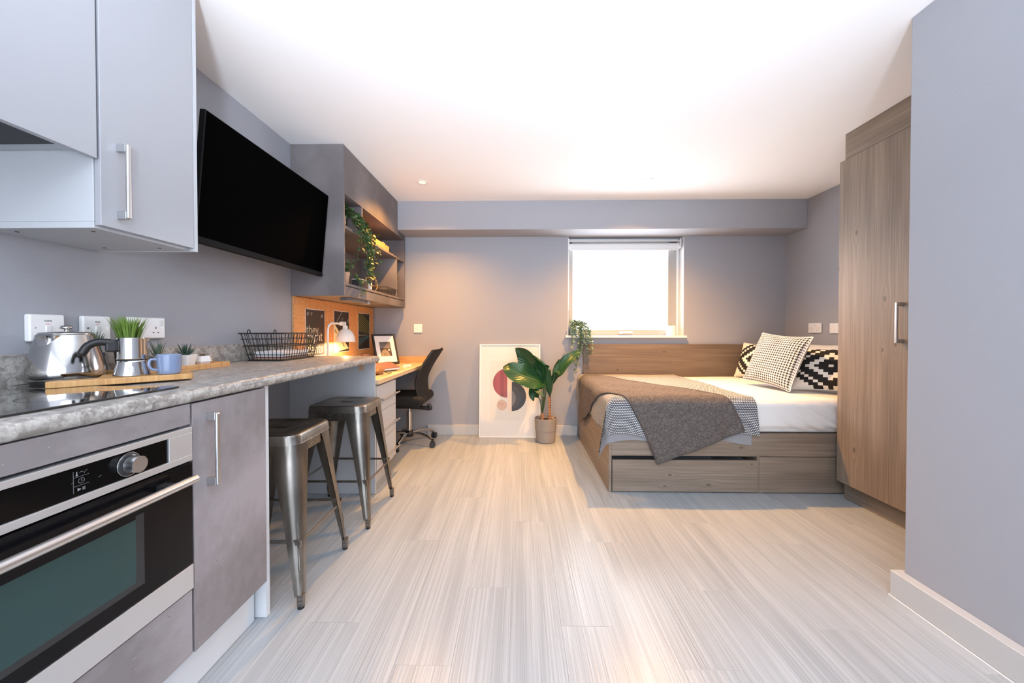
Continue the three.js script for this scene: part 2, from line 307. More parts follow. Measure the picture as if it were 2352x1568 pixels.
{ // window over the bed
  const w = new THREE.Group(); w.name = 'window_1'; w.userData.kind = 'structure'; scene.add(w);
  const a = 3.975, b = 4.03, x0 = WX0, x1 = WX1 - 0.008, y0 = 1.007, y1 = BEAM_Y;
  part(w, 'reveal_lining', join(bx(x0, x0 + 0.004, y0, y1, DB - 0.001, b, 0), bx(WX1 - 0.004, WX1, y0, y1, DB - 0.001, b, 0)), M.reveal);
  part(w, 'outer_frame', join(bx(x0, x0 + 0.035, y0, y1, a, b), bx(x1 - 0.035, x1, y0, y1, a, b), bx(x0 + 0.035, x1 - 0.035, y1 - 0.045, y1, a, b), bx(x0 + 0.035, x1 - 0.035, y0, y0 + 0.014, a, b)), M.plastic);
  const sx0 = x0 + 0.02, sx1 = x1 - 0.03, sy0 = y0 + 0.008, sy1 = y1 - 0.03, f = 0.062;
  part(w, 'sash', join(bx(sx0, sx0 + f * 0.6, sy0, sy1, a - 0.012, b - 0.01), bx(sx1 - f - 0.02, sx1, sy0, sy1, a - 0.012, b - 0.01), bx(sx0, sx1, sy1 - f, sy1, a - 0.012, b - 0.01), bx(sx0, sx1, sy0, sy0 + 0.05, a - 0.012, b - 0.01)), M.frameGrey);
  part(w, 'glazing_bead', join(bx(sx1 - f - 0.03, sx1 - f - 0.02, sy0 + 0.05, sy1 - f, a - 0.014, b - 0.012), bx(sx0 + f * 0.6, sx0 + f * 0.6 + 0.008, sy0 + 0.05, sy1 - f, a - 0.014, b - 0.012)), M.plastic);
  part(w, 'pane', new THREE.PlaneGeometry(sx1 - sx0 - 0.12, sy1 - sy0 - 0.1).translate((sx0 + sx1) / 2 - 0.01, (sy0 + sy1) / 2, -(a + 0.03)), M.pane);
  part(w, 'window_handle', join(bx(1.02, 1.16, 1.032, 1.048, a - 0.04, a - 0.026, 0.005), bx(1.03, 1.06, 1.024, 1.05, a - 0.028, a - 0.012, 0.003)), M.plastic);
  part(w, 'sill', bx(0.462, 1.664, 0.985, 1.007, 3.83, a + 0.01, 0.004), M.white);
}
{ // glazed doors out of view behind the camera, placed to let daylight in
  const w = new THREE.Group(); w.name = 'unseen_window_2'; w.userData.kind = 'structure'; scene.add(w);
  const a = DR - 0.12, b = DR - 0.06;
  part(w, 'frame', join(bx(-1.45, -1.39, 0.06, 2.16, a, b), bx(1.41, 1.47, 0.06, 2.16, a, b), bx(-0.03, 0.05, 0.06, 2.16, a, b), bx(-1.39, 1.41, 2.1, 2.16, a, b), bx(-1.39, 1.41, 0.06, 0.13, a, b)), M.plastic);
  for (const x of [-0.71, 0.73]) part(w, 'pane', new THREE.PlaneGeometry(1.36, 1.97).translate(x, 1.115, -(a + 0.03)), M.pane);
}
// recessed downlights: fitting, glowing lens, and the light itself
DOWNLIGHTS.forEach(([x, d, color, power], i) => {
  const t = thing('ceiling_downlight', ['small round ceiling downlight near the wall shelf unit', 'small round ceiling downlight above the bed'][i], 'downlight', x, CE, d);
  loc(t, 'trim_ring', lathe([[0.030, -0.001], [0.032, -0.006], [0.042, -0.006], [0.045, 0]], 32), M.plastic);
  loc(t, 'lamp_lens', disc(0.030, 0.003).translate(0, -0.0015, 0), S({ color: 0xffffff, emissive: color, emissiveIntensity: 3 }));
  const l = new THREE.SpotLight(color, power, 0, 1.18, 0.75, 2); l.position.set(x, CE - 0.012, -d); l.target.position.set(x, 0, -d); l.castShadow = true; l.shadow.radius = 1.4; l.shadow.mapSize.set(2048, 2048);
  scene.add(l, l.target);
});

{ // unseen uplighter behind the camera, stands in for a bounced flash on the ceiling
  const [x, y, d, power] = UNSEEN_UPLIGHT, t = thing('unseen_uplighter', 'unseen slim uplighter placed behind the camera to light the ceiling', 'lamp', x, 0, d);
  loc(t, 'base', lathe([[0, 0], [0.13, 0], [0.13, 0.012], [0.02, 0.022], [0, 0.022]], 40), M.black);
  loc(t, 'pole', rod(new THREE.Vector3(0, 0.02, 0), new THREE.Vector3(0, y - 0.08, 0), 0.011), M.black);
  const tip = (g) => g.rotateX(-Math.PI / 4).translate(0, y - 0.05, 0);                 // the head leans forward
  loc(t, 'bowl', tip(lathe([[0.012, -0.035], [0.06, -0.02], [0.10, 0.01], [0.115, 0.03], [0.112, 0.03], [0.097, 0.013], [0.058, -0.016], [0.012, -0.03]], 40)), M.plastic);
  const cool = new THREE.Color().setRGB(0.86, 0.97, 1.14);
  loc(t, 'lamp_disc', tip(disc(0.07, 0.004, 32).translate(0, 0.02, 0)), S({ color: 0xffffff, emissive: cool, emissiveIntensity: 4 }));
  const l = new THREE.SpotLight(cool, power, 0, 0.90, 1.0, 2); l.position.set(x, y + 0.01, -d - 0.01); l.target.position.set(x - 0.06, y + 1, -(d + 0.95)); l.castShadow = true; l.shadow.radius = 5; l.shadow.mapSize.set(2048, 2048); scene.add(l, l.target);
}
// ------------------------------------------------------------------ kitchen run
function pull(parent, x, y0, y1, d, out, r = 0.007) {                    // upright D handle on a door that faces +x
  const h = part(parent, 'handle', bx(x + out - 0.010, x + out, y0, y1, d - r, d + r, 0.0045), M.brushed, 'brushed steel bar handle');
  for (const y of [y0, y1 - 0.022]) part(h, 'standoff', bx(x, x + out - 0.008, y, y + 0.022, d - r * 0.9, d + r * 0.9, 0.001), M.brushed);
}
{
  const t = thing('worktop', 'mottled grey stone worktop running along the kitchen wall', 'worktop', -1.19, 0.857, 1.3);
  part(t, 'slab', bx(XL + 0.0005, -0.893, 0.857, 0.895, 0.2, 2.445, 0.0165), M.stone);
  part(t, 'upstand', bx(XL + 0.0005, -1.47, 0.8952, 0.985, 0.2, 2.44, 0.003), M.stone);
}
{
  const t = thing('ceramic_hob', 'black glass ceramic hob set into the stone worktop', 'hob', -1.2, 0.8955, 0.75);
  part(t, 'glass_top', bx(-1.45, -0.948, 0.8955, 0.9005, 0.45, 1.05, 0.0018), M.blackGlass);
  for (const [x, d, r] of [[-1.33, 0.9, 0.09], [-1.07, 0.88, 0.075], [-1.33, 0.6, 0.075], [-1.07, 0.6, 0.09]]) part(t, 'cooking_zone', new THREE.RingGeometry(r - 0.0015, r, 48).rotateX(-Math.PI / 2).translate(x, 0.9008, -d), M.ovenRim);
}
{
  const t = thing('oven_cabinet', 'concrete grey base cabinet that holds the built-in oven', 'cabinet', -1.19, 0.15, 0.735);
  part(t, 'carcass', join(bx(-1.47, -0.92, 0.15, 0.165, 0.436, 1.03), bx(-1.47, -0.92, 0.165, 0.857, 0.436, 0.45), bx(-1.47, -0.92, 0.165, 0.857, 1.016, 1.03), bx(-1.47, -1.455, 0.165, 0.857, 0.45, 1.016)), M.carcass);
  part(t, 'top_panel', bx(-0.919, -0.90, 0.800, 0.8555, 0.436, 1.0285, 0.0012, true), M.concrete);
  part(t, 'drawer_front', bx(-0.919, -0.90, 0.166, 0.343, 0.436, 1.0285, 0.0012, true), M.concrete);
}
{
  const t = thing('built_in_oven', 'built-in electric oven with steel trim and dark glass door', 'oven', -1.19, 0.346, 0.735);
  part(t, 'housing', bx(-1.44, -0.918, 0.346, 0.797, 0.452, 1.014, 0.002), M.dark);
  const fas = part(t, 'control_fascia', join(bx(-0.918, -0.895, 0.779, 0.7935, 0.437, 1.0285, 0.001), bx(-0.918, -0.895, 0.7015, 0.718, 0.437, 1.0285, 0.001), bx(-0.918, -0.895, 0.718, 0.779, 0.959, 1.0285, 0.001)), M.trimSteel, 'brushed steel control fascia');
  const print = canvas(1024, 128, (g, w, h) => {
    g.fillStyle = '#060607'; g.fillRect(0, 0, w, h); g.strokeStyle = g.fillStyle = '#8d8f92'; g.lineWidth = 1.6;
    const X = 640;                                                     // symbols left of the knob
    g.beginPath(); g.moveTo(X - 22, 18); g.lineTo(X - 22, 112); g.moveTo(X - 30, 66); g.lineTo(X - 22, 64); g.moveTo(X - 20, 46); g.lineTo(X + 34, 46); g.moveTo(X - 20, 84); g.lineTo(X + 34, 84); g.stroke();
    g.beginPath(); g.arc(X + 6, 65, 11, 0, 7); g.moveTo(X + 6, 57); g.lineTo(X + 6, 66); g.lineTo(X + 12, 66); g.stroke();
    g.fillRect(X - 12, 22, 4, 18); g.beginPath(); g.arc(X - 10, 38, 4, 0, 7); g.fill(); g.beginPath(); g.arc(X + 6, 32, 6, 3.1, 6.3); g.moveTo(X + 16, 38); g.quadraticCurveTo(X + 20, 24, X + 28, 26); g.stroke();
    g.beginPath(); g.moveTo(X - 8, 94); g.lineTo(X + 6, 101); g.lineTo(X - 8, 108); g.fill(); g.fillRect(X + 10, 94, 3, 14); g.fillRect(X + 16, 94, 3, 14);
    g.beginPath(); g.moveTo(X + 66, 76); g.lineTo(X + 80, 72); g.stroke();
  });
  const cg = new THREE.PlaneGeometry(0.522, 0.061).rotateY(Math.PI / 2).translate(-0.8995, 0.7485, -0.698);
  part(fas, 'control_glass', bx(-0.916, -0.9, 0.718, 0.779, 0.437, 0.959, 0), M.ovenBlack);
  part(fas, 'control_print', cg, PH({ map: print, roughness: 0.14, specularIntensity: 0.35 }));
  const knob = part(t, 'knob', disc(0.0185, 0.026, 40).rotateZ(Math.PI / 2).translate(-0.886, 0.748, -0.862), S({ color: lin(0.66, 0.66, 0.67), metalness: 1, roughness: 0.28 }), 'turned steel knob');
  part(knob, 'knob_ring', lathe([[0.0185, 0.005], [0.024, 0.004], [0.0265, 0]], 40).rotateZ(-Math.PI / 2).translate(-0.899, 0.748, -0.862), M.ring);
  part(knob, 'chrome_band', plain(new THREE.TorusGeometry(0.0265, 0.0007, 6, 48)).rotateY(Math.PI / 2).translate(-0.8985, 0.748, -0.862), M.chrome);
  const door = part(t, 'oven_door', bx(-0.918, -0.896, 0.418, 0.6965, 0.437, 1.0285, 0.0015), M.ovenBlack, 'black glass oven door');
  part(door, 'door_window', bx(-0.8962, -0.8955, 0.466, 0.614, 0.46, 0.872, 0), M.ovenGlass, 'greenish glass window of the oven');
  part(door, 'window_border', join(bx(-0.8961, -0.8956, 0.452, 0.466, 0.46, 0.892, 0), bx(-0.8961, -0.8956, 0.466, 0.622, 0.872, 0.892, 0)), M.ovenRim);
  part(t, 'bottom_trim', bx(-0.918, -0.895, 0.349, 0.4155, 0.437, 1.0285, 0.001), M.trimSteel);
  const hd = part(t, 'door_handle', rod(V(-0.856, 0.664, 0.448), V(-0.856, 0.664, 0.993), 0.0105, 0.0105, 20), M.brushed, 'long brushed steel door handle');
  for (const d of [0.50, 0.935]) part(hd, 'standoff', bx(-0.897, -0.86, 0.656, 0.672, d - 0.012, d + 0.012, 0.003), M.black);
}
{
  const t = thing('base_cabinet', 'narrow concrete grey base cabinet with a tall bar handle', 'cabinet', -1.19, 0.15, 1.19);
  part(t, 'carcass', join(bx(-1.47, -0.92, 0.15, 0.165, 1.034, 1.340), bx(-1.47, -0.92, 0.165, 0.857, 1.034, 1.05), bx(-1.47, -0.92, 0.165, 0.857, 1.324, 1.340), bx(-1.47, -1.455, 0.165, 0.857, 1.05, 1.324)), M.carcass);
  const d = part(t, 'door', bx(-0.919, -0.90, 0.163, 0.8535, 1.036, 1.339, 0.0012), M.concrete);
  pull(d, -0.90, 0.61, 0.82, 1.086, 0.034);
}
{
  const t = thing('plinth_board', 'white plinth board under the kitchen base cabinets', 'plinth', -0.97, 0, 0.8);
  part(t, 'board', bx(-0.982, -0.9636, 0.001, 0.148, 0.2, 1.362, 0.001), M.plinth);
  const e = thing('leg_panel', 'white upright panel carrying the worktop beside the narrow cabinet', 'panel', -1.2, 0, 1.39);
  part(e, 'board', bx(-1.46, -0.930, 0.001, 0.8565, 1.378, 1.400, 0.001), M.plinth);
}
{
  const t = thing('support_panel', 'broad pale end panel carrying the far end of the worktop', 'panel', -1.2, 0, 2.46);
  part(t, 'board', bx(XL + 0.001, -0.930, 0.001, 0.8565, 2.444, 2.462, 0.001), M.board);
  part(t, 'bracket', bx(-1.03, -1.0, 0.80, 0.852, 2.43, 2.4443, 0.001), M.terracotta);
}
{
  const t = thing('wall_cabinet', 'pale grey wall cabinet with a bar handle on its door', 'cabinet', -1.3, 1.335, 1.18);
  const x = -1.158;
  const b = part(t, 'body', join(bx(XL + 0.001, x, 1.335, 1.353, 1.024, 1.326), bx(XL + 0.001, x, 1.353, 2.24, 1.024, 1.042), bx(XL + 0.001, x, 1.353, 2.24, 1.308, 1.326), bx(XL + 0.001, x, 2.24, 2.258, 1.024, 1.326), bx(XL + 0.001, -1.47, 1.353, 2.24, 1.042, 1.308)), M.board);
  for (const [px, d] of [[-1.2, 1.06], [-1.42, 1.06], [-1.22, 1.28], [-1.40, 1.27]]) part(b, 'screw_cap', disc(0.005, 0.0012, 16).translate(px, 1.3346, -d), M.dark);
  part(t, 'end_panel', bx(XL + 0.001, -1.1405, 1.333, 2.258, 1.3275, 1.3425, 0.001), M.board);
  const d = part(t, 'door', bx(x + 0.0015, -1.1395, 1.343, 2.245, 1.0265, 1.3255, 0.0015), M.gloss);
  pull(d, -1.1395, 1.372, 1.584, 1.074, 0.034);
}
{
  const t = thing('wall_cabinet', 'shorter handleless pale grey wall cabinet above the hob', 'cabinet', -1.3, 1.545, 0.72);
  const x = -1.158;
  part(t, 'body', join(bx(XL + 0.001, x, 1.545, 1.563, 0.42, 1.021), bx(XL + 0.001, x, 1.563, 2.258, 0.42, 0.438), bx(XL + 0.001, x, 1.563, 2.258, 1.003, 1.021), bx(XL + 0.001, x, 2.24, 2.258, 0.438, 1.003)), M.board);
  part(t, 'extractor_underside', bx(-1.45, -1.18, 1.5405, 1.5455, 0.46, 0.98, 0.001), M.dark, 'dark extractor underside');
  part(t, 'door', bx(x + 0.0015, -1.1395, 1.520, 2.245, 0.422, 1.019, 0.0015), M.gloss);
}
// ------------------------------------------------------------------ sockets and switches
const sans = await new FontLoader().loadAsync('fonts/droid/droid_sans_bold.typeface.json');
function plate(name, label, x, y, d, turn, w, h, depth, opts = {}) {
  const t = thing(name, label, opts.switch ? 'switch' : 'socket', x, y, d, opts.group, turn);
  loc(t, 'plate', plain(new RoundedBoxGeometry(w, h, depth, 2, 0.005)).translate(0, 0, depth / 2), M.plastic);
  for (const sx of [-1, 1]) { const s = loc(t, 'screw', disc(0.0035, 0.001, 14).rotateX(Math.PI / 2).translate(sx * (w / 2 - 0.014), opts.screwY ?? 0, depth), M.brushed); loc(s, 'slot', plain(new THREE.BoxGeometry(0.005, 0.0009, 0.0006)).rotateZ(0.5).translate(sx * (w / 2 - 0.014), opts.screwY ?? 0, depth + 0.0006), M.dark); }
  for (const sx of opts.rockers ?? []) loc(t, 'rocker', plain(new RoundedBoxGeometry(0.014, 0.022, 0.006, 2, 0.002)).rotateX(0.12).translate(sx, opts.rockerY ?? -0.004, depth + 0.0005), M.plastic);
  for (const sx of opts.outlets ?? []) for (const [px, py, pw, ph] of [[0, 0.009, 0.004, 0.008], [-0.010, -0.010, 0.0065, 0.004], [0.010, -0.010, 0.0065, 0.004]]) loc(t, 'pin_hole', plain(new THREE.BoxGeometry(pw, ph, 0.0006)).translate(sx + px, py - 0.008, depth + 0.0001), M.dark);
  if (opts.text) { const g = new TextGeometry(opts.text, { font: sans, size: 0.0052, depth: 0.0002, curveSegments: 3 }); g.computeBoundingBox(); g.translate(-(g.boundingBox.max.x) / 2, 0.019, depth); loc(t, 'lettering', plain(g), M.dark); }
  if (opts.neon) loc(t, 'indicator', plain(new THREE.BoxGeometry(0.012, 0.003, 0.0005)).translate(0, 0.012, depth), S({ color: lin(0.7, 0.42, 0.40), roughness: 0.4 }));
  if (opts.fuse) loc(t, 'fuse_slot', plain(new THREE.BoxGeometry(0.016, 0.002, 0.0006)).translate(0, -0.016, depth), M.frameGrey);
  return t;
}
plate('oven_switch', 'white wall switch marked OVEN above the worktop', XL, 1.064, 1.166, Math.PI / 2, 0.090, 0.084, 0.020, { switch: 1, rockers: [0], text: 'OVEN', neon: 1 });
plate('hob_switch', 'white wall switch marked HOB between the oven switch and double socket', XL, 1.064, 1.308, Math.PI / 2, 0.088, 0.084, 0.018, { switch: 1, rockers: [0], text: 'HOB', neon: 1 });
plate('double_socket', 'white double socket on the wall behind the kitchen plants', XL, 1.066, 1.490, Math.PI / 2, 0.152, 0.084, 0.016, { outlets: [-0.042, 0.034], rockers: [-0.058, 0.058], rockerY: 0.022, screwY: 0 });
plate('fused_spur', 'small square white wall plate beside the office chair', -1.027, 1.079, DB, 0, 0.086, 0.086, 0.012, { switch: 1, fuse: 1 });
plate('double_socket', 'white double socket on the wall above the bed pillows', XR, 1.080, 3.474, -Math.PI / 2, 0.150, 0.088, 0.012, { outlets: [-0.038, 0.038], rockers: [-0.012, 0.012], rockerY: 0.022 });
plate('aerial_socket', 'white wall plate partly hidden by the wardrobe edge', XR, 1.076, 3.236, -Math.PI / 2, 0.146, 0.088, 0.012, { outlets: [0.03] });

// ------------------------------------------------------------------ things on the worktop
const WT = 0.8952;
{ // kettle, spout towards the unseen window behind the camera
  const t = thing('kettle', 'polished steel kettle with a round lid knob on the worktop', 'kettle', -1.378, WT, 1.140);
  loc(t, 'base', lathe([[0, 0], [0.070, 0], [0.073, 0.004], [0.073, 0.010], [0.072, 0.012], [0, 0.012]]), M.black);
  loc(t, 'body', lathe([[0.072, 0.012], [0.079, 0.015], [0.0845, 0.026], [0.0855, 0.040], [0.083, 0.056], [0.076, 0.088], [0.066, 0.124], [0.0605, 0.146], [0.0595, 0.150], [0.056, 0.150], [0.056, 0.145]], 64), M.kettle);
  const lid = loc(t, 'lid', lathe([[0, 0.158], [0.040, 0.1575], [0.056, 0.155], [0.058, 0.150], [0.056, 0.148], [0, 0.148]], 48), M.chrome);
  loc(lid, 'knob', join(lathe([[0.006, 0.156], [0.005, 0.164], [0.012, 0.166], [0.0135, 0.170], [0.012, 0.175], [0, 0.1765]], 28)), M.chrome);
  const sp = (k, w, y, z) => { const l = []; for (let i = 0; i <= 12; i++) { const a = Math.PI * i / 12; l.push(new THREE.Vector3(-Math.cos(a) * w, y - Math.sin(a) * 0, z + Math.sin(a) * k)); } return l; };
  loc(t, 'spout', loft([sp(0.003, 0.010, 0.100, 0.066), sp(0.010, 0.020, 0.122, 0.058), sp(0.018, 0.029, 0.138, 0.050), sp(0.026, 0.034, 0.146, 0.046), sp(0.023, 0.032, 0.146, 0.046), sp(0.016, 0.028, 0.137, 0.047)], { open: true }), M.chrome).rotation.y = 0.12;
  loc(t, 'spout_opening', loft([sp(0.023, 0.032, 0.1445, 0.046), sp(0.012, 0.032, 0.1445, 0.046)], { open: true }), M.dark).rotation.y = 0.12;
  loc(t, 'handle', tube([new THREE.Vector3(0, 0.142, -0.055), new THREE.Vector3(0, 0.15, -0.088), new THREE.Vector3(0, 0.125, -0.118), new THREE.Vector3(0, 0.08, -0.122), new THREE.Vector3(0, 0.045, -0.1)], 0.009, 40, 12), M.black, 'black plastic handle').rotation.y = 0.72;
}
{ // cutting board
  const t = thing('cutting_board', 'long wooden cutting board with a handle under the moka pot', 'board', -1.1, WT + 0.0055, 1.2);
  const A = [-1.055, 1.216], u = [-0.642, -0.766], v = [-0.72, 0.70], q = (a, b) => [A[0] + u[0] * a + v[0] * b, A[1] + u[1] * a + v[1] * b];
  const s = new THREE.Shape(), P = [[0, 0.012], [0.004, 0.004], [0.012, 0], [0.19, 0.0], [0.205, 0.006], [0.215, 0.010], [0.29, 0.010], [0.302, 0.018], [0.304, 0.03], [0.300, 0.045], [0.288, 0.052], [0.22, 0.055], [0.208, 0.07], [0.205, 0.15], [0.195, 0.168], [0.012, 0.170], [0.003, 0.166], [0, 0.158]];
  P.forEach(([a, b], i) => { const [x, d] = q(a, b); i ? s.lineTo(x, d) : s.moveTo(x, d); });
  const g = new THREE.ExtrudeGeometry(s, { depth: 0.013, bevelEnabled: true, bevelThickness: 0.002, bevelSize: 0.002, bevelSegments: 2 });
  g.rotateX(-Math.PI / 2).translate(0, WT + 0.0075, 0);
  part(t, 'board', uvm(plain(g), false), M.ochre);
}
const BT = WT + 0.0055 + 0.0172;
{ // moka pot: handle points towards the kettle
  const t = thing('moka_pot', 'steel moka coffee pot with a black handle on the cutting board', 'coffee pot', -1.186, BT, 1.150, undefined, Math.atan2(-0.77, -0.63));
  loc(t, 'boiler', lathe([[0, 0], [0.041, 0], [0.0428, 0.003], [0.041, 0.012], [0.0365, 0.028], [0.0338, 0.042], [0.0335, 0.047], [0.030, 0.0475]], 48), M.chrome);
  loc(t, 'seal_ring', lathe([[0.032, 0.047], [0.0335, 0.0478], [0.0335, 0.0495], [0.032, 0.05]], 48), M.rubber);
  const up = loc(t, 'upper_chamber', lathe([[0.030, 0.0495], [0.0345, 0.051], [0.0345, 0.054], [0.0335, 0.060], [0.0335, 0.114], [0.0345, 0.1155], [0.033, 0.116], [0.0318, 0.113], [0.0318, 0.055]], 48), M.chrome);
  loc(up, 'spout_lip', loft([[-0.011, 0, 0.011].map((z) => new THREE.Vector3(-0.0325, 0.098 + Math.abs(z) * 0.8, z)), [-0.010, 0, 0.010].map((z) => new THREE.Vector3(-0.034 - (z ? 0 : 0.010), 0.1155, z))], { open: true }), M.chrome);
  loc(t, 'handle', join(plain(new RoundedBoxGeometry(0.026, 0.036, 0.020, 3, 0.006)).translate(0.044, 0.092, 0), tube([new THREE.Vector3(0.045, 0.102, 0), new THREE.Vector3(0.070, 0.104, 0), new THREE.Vector3(0.090, 0.094, 0), new THREE.Vector3(0.101, 0.074, 0)], 0.0105, 30, 12), plain(new THREE.SphereGeometry(0.0105, 12, 8)).translate(0.101, 0.074, 0)), M.black, 'black plastic handle');
  loc(t, 'safety_valve', disc(0.004, 0.008, 12).rotateX(Math.PI / 2).translate(-0.01, 0.022, 0.039), M.chrome);
}
{
  const t = thing('espresso_cup', 'small blue espresso cup on the cutting board', 'cup', -1.117, BT, 1.200, undefined, Math.atan2(-0.77, -0.63));
  loc(t, 'cup', lathe([[0, 0], [0.0255, 0], [0.028, 0.003], [0.0295, 0.012], [0.0315, 0.060], [0.0318, 0.062], [0.030, 0.0625], [0.0292, 0.060], [0.0268, 0.008], [0, 0.006]], 44), M.mug);
  loc(t, 'handle', tube([new THREE.Vector3(0.030, 0.047, 0), new THREE.Vector3(0.043, 0.047, 0), new THREE.Vector3(0.047, 0.033, 0), new THREE.Vector3(0.041, 0.018, 0), new THREE.Vector3(0.0285, 0.014, 0)], 0.0042, 30, 10), M.mug);
}
{
  const t = thing('wooden_tray', 'long low wooden tray carrying the small potted plants', 'tray', -1.37, WT, 1.5);
  const a = -1.435, b = -1.315, c = 1.294, d = 1.715;
  part(t, 'base', bx(a, b, WT + 0.0003, WT + 0.008, c, d, 0.001, false), M.ochre);
  for (const g of [bx(b - 0.008, b, WT + 0.008, WT + 0.022, c, d), bx(a, a + 0.008, WT + 0.008, WT + 0.022, c, d), bx(a + 0.008, b - 0.008, WT + 0.008, WT + 0.022, c, c + 0.008), bx(a + 0.008, b - 0.008, WT + 0.008, WT + 0.022, d - 0.008, d)]) part(t, 'rim_strip', g, M.ochre);
}
const TT = WT + 0.0084;
function blades(n, { r0, len, spread, w, droop = 0.3, y = 0, curl = 0 }) {    // upright leaves round a pot's middle
  const gs = [];
  for (let i = 0; i < n; i++) {
    const a = i * 2.39996 + rr(-0.3, 0.3), f = Math.sqrt((i + 0.5) / n), tilt = spread * (0.15 + 0.85 * f) * rr(0.7, 1.2), L = len * rr(0.7, 1.1), r = r0 * f * rr(0.5, 1);
    const at = (t) => { const q = tilt * (1 + curl * t) + droop * t * t * f, out = r + Math.sin(q) * L * t; return new THREE.Vector3(Math.cos(a) * out, y + Math.cos(q) * L * t, Math.sin(a) * out); };
    const N = 5, pos = [], idx = [], uv = [];
    for (let k = 0; k <= N; k++) { const t = k / N, p = at(t), ww = w * Math.pow(1 - t, 0.7) * (0.7 + 0.5 * Math.sin(t * 2.6)), sx = -Math.sin(a) * ww, sz = Math.cos(a) * ww; pos.push(p.x - sx, p.y, p.z - sz, p.x, p.y + w * 0.35 * (1 - t), p.z, p.x + sx, p.y, p.z + sz); uv.push(0, t, 0.5, t, 1, t); }
    for (let k = 0; k < N; k++) for (let j = 0; j < 2; j++) { const p = k * 3 + j; idx.push(p, p + 1, p + 4, p, p + 4, p + 3); }
    const g = new THREE.BufferGeometry(); g.setAttribute('position', new THREE.Float32BufferAttribute(pos, 3)); g.setAttribute('uv', new THREE.Float32BufferAttribute(uv, 2)); g.setIndex(idx); g.computeVertexNormals(); gs.push(g);
  }
  return join(gs);
}
function stuffed(m) { m.userData.kind = 'stuff'; return m; }
function spikes(n, len, w, tiltMin, tiltMax, y) {                            // stout pointed succulent leaves
  const gs = [];
  for (let i = 0; i < n; i++) {
    const f = i / (n - 1), tilt = lerp(tiltMin, tiltMax, f), a = i * 2.39996, L = len * lerp(0.75, 1.0, Math.sin(f * 2.4)), g = new THREE.ConeGeometry(w, L, 7, 4); g.translate(0, L / 2, 0); g.scale(1, 1, 0.5);
    const p = g.attributes.position; for (let k = 0; k < p.count; k++) { const t = p.getY(k) / L; p.setZ(k, p.getZ(k) - 0.18 * L * t * t * Math.sin(tilt)); }
    g.computeVertexNormals(); g.rotateX(tilt); g.rotateY(a); g.translate(0, y, 0); gs.push(g);
  }
  return join(gs);
}
{
  const t = thing('grass_planter', 'bright green tufted grass in a dark tapered planter behind the moka pot', 'plant', -1.390, TT, 1.338);
  loc(t, 'planter', lathe([[0, 0], [0.030, 0], [0.032, 0.003], [0.042, 0.118], [0.0425, 0.120], [0.040, 0.120], [0.039, 0.112], [0, 0.112]], 36), M.navyPot);
  stuffed(loc(t, 'grass_blades', blades(130, { r0: 0.034, len: 0.10, spread: 0.28, w: 0.0030, droop: 0.2, y: 0.108 }), M.grass));
}
{
  const t = thing('air_plant', 'grey green spiky air plant leaning out beside the kettle', 'plant', -1.426, WT + 0.0003, 1.262);
  loc(t, 'pot', lathe([[0, 0], [0.018, 0], [0.022, 0.085], [0.020, 0.086], [0, 0.080]], 28), M.navyPot);
  stuffed(loc(t, 'leaves', blades(30, { r0: 0.010, len: 0.085, spread: 0.28, w: 0.0028, droop: 0.2, y: 0.082 }), M.airplant));
}
{
  const t = thing('tin_pot_plant', 'thin spiky plant in a small silver tin pot beside the moka pot', 'plant', -1.372, TT, 1.426);
  loc(t, 'pot', lathe([[0, 0], [0.020, 0], [0.023, 0.052], [0.0245, 0.053], [0.0235, 0.056], [0.021, 0.054], [0, 0.050]], 32), M.tin);
  stuffed(loc(t, 'leaves', blades(34, { r0: 0.014, len: 0.070, spread: 0.30, w: 0.0022, droop: 0.25, y: 0.048 }), M.airplant));
}
{
  const t = thing('moss_pot_plant', 'low bushy dark green plant in a pot behind the blue cup', 'plant', -1.375, TT, 1.480);
  loc(t, 'pot', lathe([[0, 0], [0.022, 0], [0.026, 0.040], [0.024, 0.042], [0, 0.038]], 28), M.navyPot);
  stuffed(loc(t, 'leaves', blades(150, { r0: 0.020, len: 0.028, spread: 0.6, w: 0.004, droop: 0.2, y: 0.036 }), M.moss));
}
{
  const t = thing('aloe_plant', 'dark green aloe in a square tapered white pot on the tray', 'plant', -1.375, TT, 1.552, undefined, 0.15);
  const sq = (r, y, c) => { const l = []; for (let i = 0; i < 24; i++) { const a = (i + 0.5) / 24 * 2 * Math.PI, k = r / Math.pow(Math.abs(Math.cos(a)) ** c + Math.abs(Math.sin(a)) ** c, 1 / c); l.push(new THREE.Vector3(Math.cos(a) * k, y, -Math.sin(a) * k)); } return l; };
  loc(t, 'pot', loft([sq(0.021, 0, 8), sq(0.031, 0.052, 8), sq(0.029, 0.053, 8), sq(0.027, 0.046, 8)], { closeStart: true, closeEnd: true, crease: 0.5 }), M.whitePot);
  stuffed(loc(t, 'leaves', spikes(24, 0.066, 0.006, 0.12, 1.0, 0.044), M.aloe));
}
{
  const t = thing('faceted_pot_plant', 'brown succulent in a faceted white pot at the tray end', 'plant', -1.375, TT, 1.635);
  const hx = (r, y, o) => Array.from({ length: 6 }, (_, i) => new THREE.Vector3(Math.cos((i + o) * Math.PI / 3) * r, y, -Math.sin((i + o) * Math.PI / 3) * r));
  loc(t, 'pot', loft([hx(0.022, 0, 0), hx(0.036, 0.020, 0), hx(0.029, 0.043, 0), hx(0.026, 0.043, 0), hx(0.026, 0.037, 0)], { closeStart: true, closeEnd: true, crease: 0.1 }), M.whitePot);
  stuffed(loc(t, 'leaves', spikes(26, 0.022, 0.005, 0.1, 1.2, 0.036), M.brownSucc));
}
